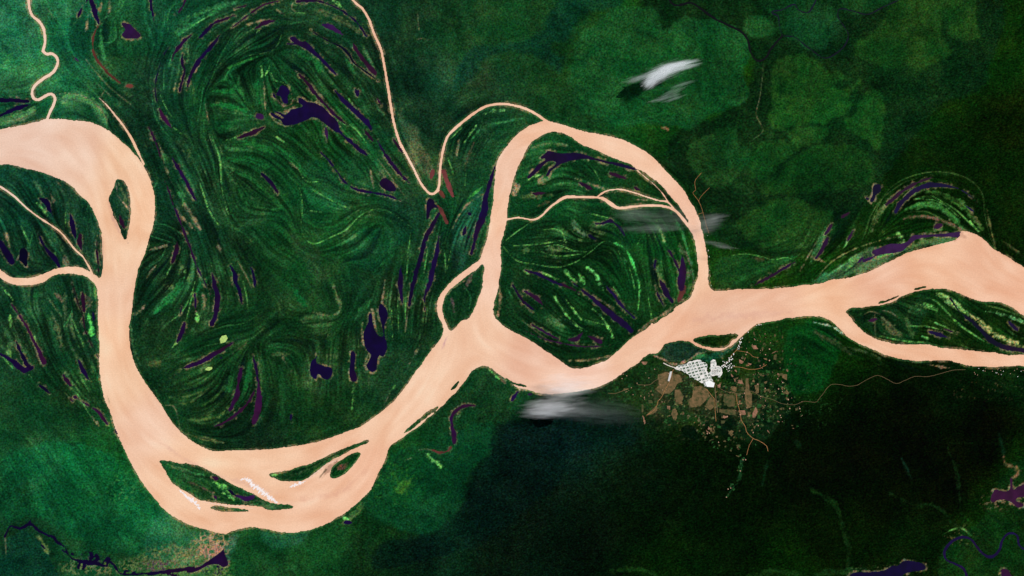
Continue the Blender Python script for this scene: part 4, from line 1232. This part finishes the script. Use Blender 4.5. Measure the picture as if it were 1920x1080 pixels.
# shoals: thin water over sand
def shoal(s, wd, col, a, soft=3):
    P, ww = profile(nums(s), wd); r = stroke_cov(P, ww, soft, .3 * wd)
    if r: sl, c = r; c = (c * a * np.clip(.8 + .3 * n_sm[sl] + .25 * lic1[sl], 0, 1))[..., None]; wat[sl] = wat[sl] * (1 - c) + np.array(col, np.float32) * c
shoal('560,900 585,885 615,868 640,858', 10, (214, 160, 132), .7)
shoal('605,895 618,878 632,866', 7, (150, 108, 88), .55)
shoal('598,897 612,880', 3, (112, 92, 70), .8, 1.5)
shoal('185,520 192,480 192,450', 5, (190, 150, 130), .6)
shoal('236,448 240,440 243,425', 4, (230, 170, 140), .8)
shoal('236,445 238,452 240,456', 3, (110, 80, 90), .7, 1.5)
shoal('204,380 212,408 226,440', 4, (206, 156, 138), .7)
shoal('200,738 206,757', 2.2, (110, 110, 80), .8, 1.5)
shoal('838,632 832,645 828,655', 3, (190, 140, 150), .7, 2)
shoal('760,835 790,805 820,778', 4, (222, 160, 132), .5)
shoal('1300,600 1400,590 1480,585', 14, (220, 165, 145), .35, 10)
shoal('300,830 380,880 450,905 520,925', 7, (222, 172, 150), .5, 5)
shoal('550,940 640,920 690,880', 9, (224, 166, 140), .45, 6)
shoal('1790,450 1800,440 1810,446', 8, (205, 152, 124), .7)
wat = np.clip(wat, 0, 252); lin_wat = alb(wat).astype(np.float32)
# unique lake labels from size, colour and the landmark beside them
MARKS = [(570,210,'the biggest wing shaped purple lake'),(603,698,'the square shouldered black lake'),(705,635,'the two armed black lake'),(727,347,'the small triangular lake'),
(1100,296,'the indigo lake atop the round island'),(810,364,'the sharp turn of the narrow channel'),(86,100,'the top left tributary\'s upper hairpin'),(72,186,'the top left tributary\'s lower hairpin'),
(225,390,'the leaf shaped river island'),(178,515,'the mouth of the curved side arm'),(45,482,'the ragged lake by the left edge'),(245,58,'the faded triangular swamp'),(580,95,'the notched lake below the top edge'),
(418,636,'the lime green clearing'),(870,560,'the slim dark island'),(1118,640,'the wedge shaped pond'),(1305,545,'the loop\'s eastern confluence'),(1645,360,'the blocky black forest lake'),(1700,455,'the forked violet lake'),
(1587,582,'the tip of the striped island'),(1310,700,'the white town'),(1030,690,'the bend above the pale cloud'),(400,910,'the long curved river island'),(535,178,'the small ragged black lake'),(190,700,'the left reach of the river'),(670,15,'the narrow channel at the top edge'),(1062,370,'the inner creek\'s fork'),(1895,930,'the wine red lake')]
WINDS = ['east', 'east-north-east', 'north-east', 'north-north-east', 'north', 'north-north-west', 'north-west', 'west-north-west', 'west', 'west-south-west', 'south-west', 'south-south-west', 'south', 'south-south-east', 'south-east', 'east-south-east']
used = {}
for idn, key, c, L, wmax, P in lake_info:
    rat = L / max(wmax, 1); sh = ('hair thin' if wmax < 4.3 else 'slender') if rat > 9 else ('narrow' if rat > 4.5 else ('stubby' if rat > 2 else 'tiny round'))
    ln_ = 'very long' if L > 100 else ('long' if L > 45 else ('short' if L > 20 else 'small'))
    ds = sorted(((mx - c[0]) ** 2 + (my - c[1]) ** 2, i) for i, (mx, my, _) in enumerate(MARKS))
    for d2, mi in ds:
        mx, my, mn = MARKS[mi]; a = math.degrees(math.atan2(my - c[1], c[0] - mx)) % 360; wn = WINDS[int((a + 11.25) // 22.5) % 16]
        d = math.sqrt(d2); pr = 'just' if d < 25 else ('a little' if d < 60 else ('some way' if d < 120 else 'far'))
        if sh == 'tiny round': lab = f'tiny {CNAME[key]} pond {pr} {wn} of {mn}'
        else: lab = f'{ln_} {sh} {CNAME[key]} lake {pr} {wn} of {mn}'
        if lab not in used: break
    used[lab] = 1; bodies[idn] = ('lake', lab, 'lake', key)
for idn in range(1, len(bodies)):
    nm, lab, cat, key = bodies[idn]
    if key == 'river': colr, z = lin_wat, 0.0
    else:
        c = np.array(WCOL[key], float); base_c = c * (1 + .10 * rng.normal()) + np.array([4, 1, 5]) * rng.normal()
        mixm = np.clip(.12 + .35 * n_big + .25 * n_mid, 0, .8)[..., None]; other = np.array([36, 8, 42] if key == 'p' else ([34, 6, 62] if key in 'mf' else base_c), float)
        colr = alb(np.clip((base_c * (1 - mixm) + other * mixm) * (1 + .10 * n_sm[..., None]), 1, 200)).astype(np.float32); z = 0.0
    o = grid_obj(nm, cell_water == idn, z, colr, M_WATER, False)
    if o: tag(o, lab, cat, {'lake': 'oxbow lakes and ponds', 'river_channel': 'narrow muddy channels', 'stream': 'dark forest streams'}.get(nm), 'structure')
print('terrain', time.time() - T0)

# ------------------------------------------------------------------ roads, fields
m_road = {'o': plain_material('orange_laterite', (168, 116, 72), .35, 90), 'd': plain_material('dull_dust', (112, 92, 64), .25, 90), 'w': plain_material('pale_gravel', (226, 214, 200), .15, 60)}
m_field = {'t': pasture_material('grazed_pasture', (128, 100, 68), (66, 70, 40)), 'd': pasture_material('dull_pasture', (98, 84, 54), (44, 66, 34)), 'p': pasture_material('bare_rosy_soil', (166, 116, 94), (112, 88, 62)), 'g': pasture_material('young_regrowth', (44, 92, 40), (20, 56, 28))}
def strip_mesh(name, P, wd, z0, z1, mat, jit=0):
    P = np.asarray(P); d = np.gradient(P, axis=0); n = np.c_[-d[:, 1], d[:, 0]]; n /= np.hypot(n[:, 0], n[:, 1])[:, None] + 1e-9
    P = P + n * (rng.normal(size=(len(P), 1)) * jit)
    a, b = P + n * wd / 2, P - n * wd / 2; V, F = [], []
    for k in range(len(P)):
        (x0, y0), (x1, y1) = W(*a[k]), W(*b[k]); V += [(x0, y0, z0), (x0, y0, z1), (x1, y1, z1), (x1, y1, z0)]
    for k in range(len(P) - 1):
        i = 4 * k; F += [(i + 1, i + 2, i + 6, i + 5), (i, i + 1, i + 5, i + 4), (i + 2, i + 3, i + 7, i + 6)]
    F += [(0, 3, 2, 1), (4 * len(P) - 4, 4 * len(P) - 3, 4 * len(P) - 2, 4 * len(P) - 1)]
    o = mesh_obj(name, V, F, mat); return o
def dens(P, st=1.2):
    P = np.asarray(P, float); out = []
    for a_, b_ in zip(P, np.roll(P, -1, 0)):
        m = max(1, int(np.hypot(*(b_ - a_)) / st)); out += [a_ + (b_ - a_) * k / m for k in range(m)]
    return np.array(out)
def slab(name, P, z0, z1, mat, parent=None, org=None):
    P = np.asarray(P, float); A = (P[:, 0] * np.roll(P[:, 1], -1) - np.roll(P[:, 0], -1) * P[:, 1]).sum()
    if A > 0: P = P[::-1]
    w_ = [W(*p) for p in P]; cx_, cy_ = (np.mean([p[0] for p in w_]), np.mean([p[1] for p in w_])) if org is None else org
    n = len(w_); V = [(x - cx_, y - cy_, z0) for x, y in w_] + [(x - cx_, y - cy_, z1) for x, y in w_]
    F = [tuple(range(n, 2 * n))] + [(i, (i + 1) % n, n + (i + 1) % n, n + i) for i in range(n)]
    o = mesh_obj(name, V, F, mat, parent)
    if org is None: o.location = (cx_, cy_, 0)
    return o
for k, (lab, wd, tn, P) in enumerate(ROADS):
    o = strip_mesh('road', catmull(P, step=2.2), wd * (.36 if 'into the dark forest' in lab else (.52 if tn == 'o' else .75)), BEDZ - 2, BEDZ + 3.0 + .25 * k, m_road['d' if 'into the dark forest' in lab else tn], .12); tag(o, lab, 'road', kind='structure')
for lab, tn, s in FIELDS:
    o = slab('field', wob(dens(TW(s)), .25, .3), BEDZ - 3, BEDZ + 1.5 + rng.random() * .6, m_field[tn]); tag(o, lab, 'field', 'cleared fields around the town')
for lab, P in (('bright lime green clearing in the forest, larger of two', '412,636 416,630 424,628 427,634 423,641 414,644'), ('bright lime green clearing near the river meander, smaller of two', '385,692 390,688 398,688 398,692 392,695 386,694')):
    r = None; o = slab('clearing', nums(P), 5, 38, plain_material('lime_grass', (176, 206, 112), .25, 60)); tag(o, lab, 'clearing', 'lime green clearings')

# ------------------------------------------------------------------ town
m_roof = [plain_material('pale_roofs', (252, 250, 246), .12, 30), plain_material('grey_roofs', (214, 208, 204), .15, 30), plain_material('tile_roofs', (216, 170, 144), .15, 30)]
m_yard = plain_material('town_yards', (84, 104, 80), .5, 60)
m_street = plain_material('pale_streets', (240, 232, 224), .12, 50)
def add_house(V, F, cx_, cy_, a, l, wd, h, z):
    ca, sa = math.cos(a), math.sin(a); i = len(V)
    for (u, v, zz) in ((-l, -wd, 0), (l, -wd, 0), (l, wd, 0), (-l, wd, 0), (-l, -wd, h), (l, -wd, h), (l, wd, h), (-l, wd, h), (-l, 0, h * 1.45), (l, 0, h * 1.45)):
        V.append((cx_ + (u * ca - v * sa) / 2, cy_ + (u * sa + v * ca) / 2, z + zz))
    F += [(i, i + 1, i + 5, i + 4), (i + 2, i + 3, i + 7, i + 6), (i + 1, i + 2, i + 6, i + 9, i + 5), (i + 3, i, i + 4, i + 8, i + 7), (i + 4, i + 5, i + 9, i + 8), (i + 6, i + 7, i + 8, i + 9)]
def inside(P, x, y):
    P = np.asarray(P); c = False; n = len(P)
    for i in range(n):
        x0, y0 = P[i]; x1, y1 = P[(i + 1) % n]
        if (y0 > y) != (y1 > y) and x < x0 + (y - y0) * (x1 - x0) / (y1 - y0): c = not c
    return c
T1, T2 = nums(TOWN1), nums(TOWN2)
tz = BEDZ + 2
o = slab('town_ground', wob(dens(T1), .6, .9), BEDZ - 4, tz, m_street); tag(o, 'pale street ground between the blocks of the main town', 'streets', kind='structure')
o = slab('town_ground', wob(dens(T2), .5, .8), BEDZ - 4, tz, m_street); tag(o, 'pale street ground of the packed quarter right of the main town', 'streets', kind='structure')
ORD = 'zeroth first second third fourth fifth sixth seventh eighth ninth tenth eleventh twelfth thirteenth fourteenth fifteenth sixteenth'.split()
def blocks(Tn, cxy, a, bu, bv, st, dense, lab, grp):
    rowc = [0]
    u = np.array([math.cos(a), math.sin(a)]); v = np.array([-math.sin(a - .16), math.cos(a - .16)])
    for iv in range(-12, 13):
        nth = 0
        for iu in range(-14, 15):
            c = np.array(cxy) + u * iu * bu + v * iv * bv
            if not inside(Tn, *c) or rng.random() < .04: continue
            if nth == 0: rowc[0] += 1
            nth += 1
            c = c + rng.normal(size=2) * .22; hu, hv = (bu - st + rng.normal() * .3) / 2 * U, (bv - st + rng.normal() * .25) / 2 * U; x, y = W(*c); aa = -a
            root = bpy.data.objects.new('town_block', None); COL.objects.link(root); root.location = (x, y, tz); root.rotation_euler = (0, 0, aa)
            tag(root, lab % (ORD[nth], ORD[rowc[0]]), 'town block', grp)
            Vq = [(-hu, -hv, -.5), (hu, -hv, -.5), (hu, hv, -.5), (-hu, hv, -.5), (-hu, -hv, .8), (hu, -hv, .8), (hu, hv, .8), (-hu, hv, .8)]
            mesh_obj('yard', Vq, [(4, 5, 6, 7), (0, 1, 5, 4), (1, 2, 6, 5), (2, 3, 7, 6), (3, 0, 4, 7)], m_yard, root)
            V, F = [], []
            for s_ in (-1, 1):
                n = max(2, int(hu * 2 / 34))
                for k in range(n):
                    if rng.random() < .88: add_house(V, F, -hu + (k + .5) * 2 * hu / n, s_ * (hv - 13), rng.normal() * .04, 30, 13 + rng.random() * 14, 6 + rng.random() * 4, .8)
                n = max(1, int((hv * 2 - 60) / 34))
                for k in range(n):
                    if rng.random() < .85: add_house(V, F, s_ * (hu - 13), -hv + 30 + (k + .5) * (2 * hv - 60) / n, math.pi / 2 + rng.normal() * .04, 30, 12 + rng.random() * 14, 6 + rng.random() * 3, .8)
            for k in range(dense + (0, 0, 0, 2, 5)[rng.integers(5)]):
                add_house(V, F, rng.uniform(-.5, .5) * hu, rng.uniform(-.5, .5) * hv, rng.random() * .2, 34, 26, 7, .8)
            h = mesh_obj('houses', V, F, m_roof[0] if rng.random() < .8 else m_roof[1], root); h['kind'] = 'stuff'
blocks(T1, (1306, 697), math.radians(-13), 6.7, 5.7, 1.25, 0, '%s block from the west, %s row of the white main town', 'blocks of the main town')
blocks(T2, (1342, 690), math.radians(-80), 5.2, 4.6, 1.0, 4, 'dense block, %s along the %s line of the packed quarter', 'blocks of the eastern quarter')
o = slab('warehouse_yard', [[1322, 717], [1329, 713], [1340, 718], [1338, 726], [1325, 725]], BEDZ - 3, 42, m_roof[0]); tag(o, 'bright white roofed compound at the bottom corner of the town', 'compound')
o = slab('suburb_yard', [[1256, 697], [1260, 696], [1258, 706], [1255, 715], [1252, 714]], 0, 34, m_roof[1]); tag(o, 'narrow pale housing strip detached west of the town', 'housing strip')

TMARKS = [(1332,722,'the bright compound'),(1402,740,'the tall strip field'),(1380,738,'the road fork'),(1416,773,'the leaf shaped field'),(1426,607,'the river landing'),(1368,686,'the small suburb'),(1342,640,'the lens shaped island'),
(1258,706,'the detached housing strip'),(1255,720,'the largest pasture'),(1317,745,'the four cornered pasture'),(1412,822,'the southern road junction'),(1515,690,'the bright green forest block'),(1364,930,'the end of the southern track'),(1345,793,'the southward road\'s end'),(1800,680,'the thin spit at the southern channel'),(1915,690,'the channel\'s right end'),(1328,500,'the loop\'s right arm'),(1223,779,'the three cornered field'),(1170,725,'the western wedge field'),(1490,760,'the east road')]
told = {}
def place_label(what, x, y, tail):
    for d2, mx, my, mn in sorted(((mx - x) ** 2 + (my - y) ** 2, mx, my, mn) for mx, my, mn in TMARKS):
        d = math.sqrt(d2); a = math.degrees(math.atan2(my - y, x - mx)) % 360; wn = WINDS[int((a + 11.25) // 22.5) % 16]
        pr = 'right beside, to the' if d < 7 else ('close by, to the' if d < 16 else ('a short way' if d < 32 else ('some way' if d < 60 else ('well away' if d < 110 else 'far'))))
        lab = f'{what} {pr} {wn} of {mn}'
        if lab not in told and d < 200: told[lab] = 1; return lab
    return f'{what} {tail}'
# scattered homesteads
def homestead(x, y, size, mi, lab, grp):
    V, F = [], []; add_house(V, F, 0, 0, 0, size, size * .8, 12, 0)
    cx_, cy_ = W(x, y); j = int((y - GY0) / S); i = int((x - GX0) / S)
    if best[j:j + 2, i:i + 2].max() > .3: return
    z = float(H[max(0, j - 1):j + 3, max(0, i - 1):i + 3].max())
    root = bpy.data.objects.new('homestead', None); COL.objects.link(root); root.location = (cx_, cy_, z); root.rotation_euler = (0, 0, rng.random() * 3)
    hue_ = 'rosy' if mi else 'white'; tag(root, place_label('%s %s homestead' % ('larger' if size > 38 else ('tiny' if size < 27 else 'small'), hue_), x, y, lab.split('homestead')[-1].strip()), 'homestead', grp)
    n = 9; r = size * .75 * (.8 + .45 * rng.random(n)); an = np.arange(n) * 2 * math.pi / n
    Vd = [(r[k] * math.cos(an[k]), r[k] * math.sin(an[k]), 0) for k in range(n)]; Vd += [(x_, y_, -14) for x_, y_, _ in Vd]
    mesh_obj('yard', Vd, [tuple(range(n))] + [(n + k, n + (k + 1) % n, (k + 1) % n, k) for k in range(n)], m_field['p'] if mi else m_road['w'], root)
    Vh = [(a_, b_, c_ + .5) for a_, b_, c_ in V]
    mesh_obj('house', Vh, F, m_roof[mi], root)
road6 = catmull(ROADS[6][3], step=2)
for k in range(62):
    p = road6[rng.integers(len(road6))] + rng.normal(size=2) * 1.3
    homestead(p[0], p[1], 26 + rng.random() * 24, 0, 'white roofed homestead strung along the riverside road east of the town', 'homesteads by the riverside road')
sub = TW('890,590 925,590 950,630 940,650 910,620'); 
for k in range(26):
    p = np.array([1366, 685]) + rng.normal(size=2) * [5, 4]
    homestead(p[0], p[1], 30 + rng.random() * 20, 0, 'white roofed homestead of the small suburb where the riverside road meets the town', 'suburb homesteads')
Pb = nums('1395,640 1440,610 1475,640 1480,730 1520,740 1500,790 1420,800 1350,790 1370,720')
k = 0
while k < 75:
    p = (rng.uniform(1350, 1520), rng.uniform(600, 800))
    if inside(Pb, *p): homestead(p[0], p[1], 22 + rng.random() ** 2 * 34, 2, 'small rosy homestead clearing scattered in the dark woods east of the town', 'homesteads east of the town'); k += 1
for k in range(26):
    homestead(rng.uniform(1160, 1260), rng.uniform(690, 760), 22 + rng.random() * 18, 2, 'tiny homestead clearing in the woods west of the town', 'homesteads west of the town')
for x, y in ((1398,862),(1393,862),(1388,883),(1365,917),(1362,932),(1370,915),(1412,811),(1326,813),(1347,829),(1330,812)):
    homestead(x, y, 46, 2, 'lone rosy homestead on the track through the southern dark forest', 'homesteads on the southern track')
for x in np.sort(rng.uniform(1325, 1331, 9)):
    homestead(x + 1.5 + rng.normal() * .6, 440 + (x - 1325) * 16, 22, 0, 'small white homestead on the outer bank of the loop\'s right arm', 'homesteads on the loop\'s bank')
for k in range(22):
    homestead(rng.uniform(1820, 1918), 690 + abs(rng.normal()) * 9, 30, int(rng.random() < .5) * 2, 'small homestead below the southern channel near the right edge', 'homesteads by the southern channel')
PLOTC = dict(t='brown', d='olive', p='rosy', g='light green')
def plots(n, poly, kinds, smin, smax, lab, grp):
    k = 0
    P = nums(poly); xs = [p[0] for p in P]; ys = [p[1] for p in P]
    while k < n:
        x, y = rng.uniform(min(xs), max(xs)), rng.uniform(min(ys), max(ys))
        if not inside(P, x, y): continue
        k += 1; j = int((y - GY0) / S); i = int((x - GX0) / S)
        if best[j - 2:j + 4, i - 2:i + 4].max() > .3 or beds[j - 2:j + 4, i - 2:i + 4].max() > .5: continue
        kd = kinds[rng.integers(len(kinds))]; a = rng.normal() * .25 + .15; sx, sy = rng.uniform(smin, smax, 2)
        q_ = np.array([(-1, -1), (1, -1), (1, 1), (-1, 1)], float) * [sx, sy] / 2 + rng.normal(size=(4, 2)) * .35 * min(sx, sy)
        q_ = q_ @ np.array([[math.cos(a), math.sin(a)], [-math.sin(a), math.cos(a)]]) + [x, y]
        z = float(H[j - 1:j + 3, i - 1:i + 3].max()) + 5
        o = slab('plot', wob(dens(q_), .25, .4), -5, z, m_field[kd]); tag(o, place_label('%s %s plot' % ('broad' if sx * sy > 18 else ('small' if sx * sy > 8 else 'tiny'), PLOTC[kd]), x, y, lab[5:]), 'plot', '%s %s' % (PLOTC[kd], grp))
plots(150, '1215,700 1265,690 1310,735 1360,705 1400,650 1440,640 1475,700 1480,745 1440,800 1380,830 1330,815 1290,800 1230,790 1205,750', 'tttdggp', 2.0, 6.5, 'plot scattered in the farmland round the town', 'plots round the town')
plots(45, '1380,640 1475,640 1480,740 1530,750 1510,800 1440,820 1400,760', 'ggdp', 1.5, 4.0, 'plot in the woods east of the farmland', 'plots in the eastern woods')
plots(34, '1300,800 1420,805 1420,840 1395,860 1330,835', 'gdtg', 1.6, 4.5, 'plot at the southern edge of the farmland', 'plots on the southern edge')
plots(16, '1386,855 1400,860 1375,920 1358,935 1355,925', 'ggd', 1.6, 3.6, 'plot on the track through the southern forest', 'plots on the southern track')
# ------------------------------------------------------------------ sand bars
m_sand = plain_material('bleached_sand', (252, 238, 234), .10, 60); m_sand2 = plain_material('damp_sand', (244, 206, 184), .12, 80)
def bar(lab, P, wd, mat, h=3.0):
    C, ww = profile(nums(P), wd); d = np.gradient(C, axis=0); n = np.c_[-d[:, 1], d[:, 0]]; n /= np.hypot(n[:, 0], n[:, 1])[:, None] + 1e-9
    C = catmull(C, step=1.2); ww = np.interp(np.linspace(0, 1, len(C)), np.linspace(0, 1, len(ww)), ww)
    d = np.gradient(C, axis=0); n = np.c_[-d[:, 1], d[:, 0]]; n /= np.hypot(n[:, 0], n[:, 1])[:, None] + 1e-9
    ja = 1 + .75 * rng.normal(size=len(C)); jb = 1 + .75 * rng.normal(size=len(C))
    a = C + n * (ww * np.clip(ja, .05, 2) / 2)[:, None]; b = C - n * (ww * np.clip(jb, .05, 2) / 2)[:, None]
    V, F = [], []
    for k in range(len(C)):
        (x0, y0), (x1, y1), (xm, ym) = W(*a[k]), W(*b[k]), W(*C[k]); V += [(x0, y0, -1), (xm, ym, h), (x1, y1, -1)]
    for k in range(len(C) - 1):
        i = 3 * k; F += [(i, i + 1, i + 4, i + 3), (i + 1, i + 2, i + 5, i + 4)]
    o = mesh_obj('sandbar', V, F, mat, smooth=True); tag(o, lab, 'sandbar', 'sandbars in the lower bend'); return o
bar('long white ragged sandbar, upper one in the middle of the lower bend', '450,900 462,898 478,912 492,922 506,933 520,943', 9.5, m_sand)
bar('thin grey white sand streak right beside the long white sandbar', '470,900 480,908 495,919 512,934', 2.2, m_sand2)
bar('pair of broken white sand flecks below the diagonal island', '543,914 551,911 560,907 573,902', 6.0, m_sand)
bar('white knuckle shaped sandbar at the south rim of the long curved island', '347,931 356,935 364,941 372,950 374,956', 7.5, m_sand)
bar('small white sand fleck just above the knuckle shaped bar', '336,919 345,926 352,934', 4, m_sand)
bar('pale damp sand ridge trailing between the two lower bend islands', '572,901 585,892 600,880 618,868 638,862', 2.6, m_sand2)
bar('beige sand rim under the long curved island', '380,941 410,946 450,950 480,954', 2.2, m_sand2)

# ------------------------------------------------------------------ clouds (real scattering vapour)
import bmesh
cloud_me = bpy.data.meshes.new('wisp'); bm = bmesh.new(); bmesh.ops.create_icosphere(bm, subdivisions=3, radius=1.0); bm.to_mesh(cloud_me); bm.free()
def cloud(lab, z, wisps, nsc=(1.5, 7, 1), thr=.36, soft=.5, det=5):
    root = bpy.data.objects.new('cloud', None); COL.objects.link(root); sc_ = 1 - z / CAM_H
    rx, ry = W(wisps[0][0], wisps[0][1]); root.location = (rx * sc_, ry * sc_, z); tag(root, lab, 'cloud', 'thin wisps of cloud')
    for x, y, lx, ly, rot, dn in wisps:
        me = cloud_me.copy(); o = bpy.data.objects.new('wisp', me); COL.objects.link(o); cx_, cy_ = W(x, y); o.parent = root
        lz = min(220, ly * U * .8)
        o.location = ((cx_ - rx) * sc_, (cy_ - ry) * sc_, rng.normal() * 60); o.scale = (lx * U, ly * U, lz); o.rotation_euler = (0, 0, math.radians(rot))
        m = bpy.data.materials.new('cloud_vapour'); m.use_nodes = True; nt = m.node_tree; L = nt.links.new
        for n in list(nt.nodes):
            if n.type == 'BSDF_PRINCIPLED': nt.nodes.remove(n)
        out = nt.nodes['Material Output']; tc = node(nt, 'ShaderNodeTexCoord')
        mp = node(nt, 'ShaderNodeMapping'); k = lx / 40.; mp.inputs['Scale'].default_value = (nsc[0] * k, nsc[1] * ly / 12., nsc[2]); mp.inputs['Location'].default_value = tuple(rng.uniform(0, 50, 3))
        L(tc.outputs['Object'], mp.inputs[0])
        nz = node(nt, 'ShaderNodeTexNoise'); nz.inputs['Scale'].default_value = 1.0; nz.inputs['Detail'].default_value = det; nz.inputs['Roughness'].default_value = .6; nz.inputs['Distortion'].default_value = .5
        L(mp.outputs[0], nz.inputs['Vector'])
        ln = node(nt, 'ShaderNodeVectorMath', operation='LENGTH'); L(tc.outputs['Object'], ln.inputs[0])
        q2 = node(nt, 'ShaderNodeMath', operation='MULTIPLY_ADD'); L(ln.outputs['Value'], q2.inputs[0]); q2.inputs[1].default_value = -.75; q2.inputs[2].default_value = .75
        ad = node(nt, 'ShaderNodeMath', operation='ADD'); L(q2.outputs[0], ad.inputs[0]); L(nz.outputs[0], ad.inputs[1])
        m1 = node(nt, 'ShaderNodeMapRange'); m1.interpolation_type = 'SMOOTHSTEP'; m1.inputs[1].default_value = thr + .26; m1.inputs[2].default_value = thr + .26 + soft; L(ad.outputs[0], m1.inputs[0])
        fo = node(nt, 'ShaderNodeMapRange'); fo.interpolation_type = 'SMOOTHSTEP'; fo.inputs[1].default_value = 1.0; fo.inputs[2].default_value = .55; fo.inputs[3].default_value = 0; fo.inputs[4].default_value = 1; L(ln.outputs['Value'], fo.inputs[0])
        m3 = node(nt, 'ShaderNodeMath', operation='MULTIPLY'); L(m1.outputs[0], m3.inputs[0]); L(fo.outputs[0], m3.inputs[1])
        m2 = node(nt, 'ShaderNodeMath', operation='MULTIPLY'); L(m3.outputs[0], m2.inputs[0]); m2.inputs[1].default_value = dn * 200 / lz
        v = node(nt, 'ShaderNodeVolumePrincipled'); v.inputs['Color'].default_value = (.96, .98, 1, 1); v.inputs['Anisotropy'].default_value = .1; L(m2.outputs[0], v.inputs['Density'])
        L(v.outputs[0], out.inputs['Volume']); me.materials.append(m)
cloud('bright feathery white cloud over the north-eastern forest, casting a black shadow', 1600, [(1272, 121, 62, 9, 12, .0085), (1254, 130, 66, 15, 18, .0085), (1238, 139, 54, 20, 26, .0085), (1222, 152, 34, 18, 38, .0080), (1196, 147, 46, 10, 18, .0022), (1286, 127, 46, 7, 15, .0040), (1246, 134, 70, 26, 20, .0022)], (2.4, 8, 1), .42, .50, 6)
cloud('faint broken wisp just below the feathery white cloud', 1400, [(1246, 184, 56, 7, 15, .0015), (1262, 172, 50, 10, 24, .0009), (1280, 158, 44, 7, 16, .0011), (1262, 186, 44, 5, 18, .0012)], (2.5, 8, 1), .46, .5, 6)
cloud('broad blurry white cloud at the river\'s south bank left of the town', 1300, [(1022, 766, 66, 26, 3, .0050), (1044, 762, 80, 32, 6, .0028), (1075, 770, 90, 26, -2, .0010), (1008, 776, 60, 13, 2, .0020)], (1.0, 1.8, 1), .34, .9, 3)
cloud('soft glowing mist over the river just above the blurry cloud', 1300, [(1065, 722, 80, 34, 0, .0036), (1055, 735, 60, 20, 4, .0026)], (1, 1.6, 1), .30, .9, 2)
cloud('wide faint violet veil between the blurry cloud and the farmland', 1250, [(1135, 772, 110, 40, -4, .0004)], (1, 2, 1), .32, .9, 3)
cloud('thin bluish haze streak across the loop\'s inner east side', 1400, [(1192, 402, 66, 26, -4, .0009), (1225, 428, 90, 14, 2, .0010), (1260, 408, 90, 34, 2, .0005)], (1.2, 2.4, 1), .33, .9, 3)
cloud('faint triangular wisp just outside the loop\'s right arm', 1400, [(1334, 412, 42, 22, 8, .0012), (1322, 426, 50, 24, 10, .0010), (1345, 408, 34, 8, 14, .0010)], (1.2, 2.6, 1), .34, .9, 4)
cloud('very faint thin streaks of cloud low beside the loop\'s right arm', 1400, [(1340, 456, 46, 8, -8, .0006), (1358, 463, 42, 6, -8, .0009)], (1.5, 6, 1), .38, .6, 5)
print('done', time.time() - T0, 'tris', sum(len(m.polygons) * 2 for m in bpy.data.meshes))
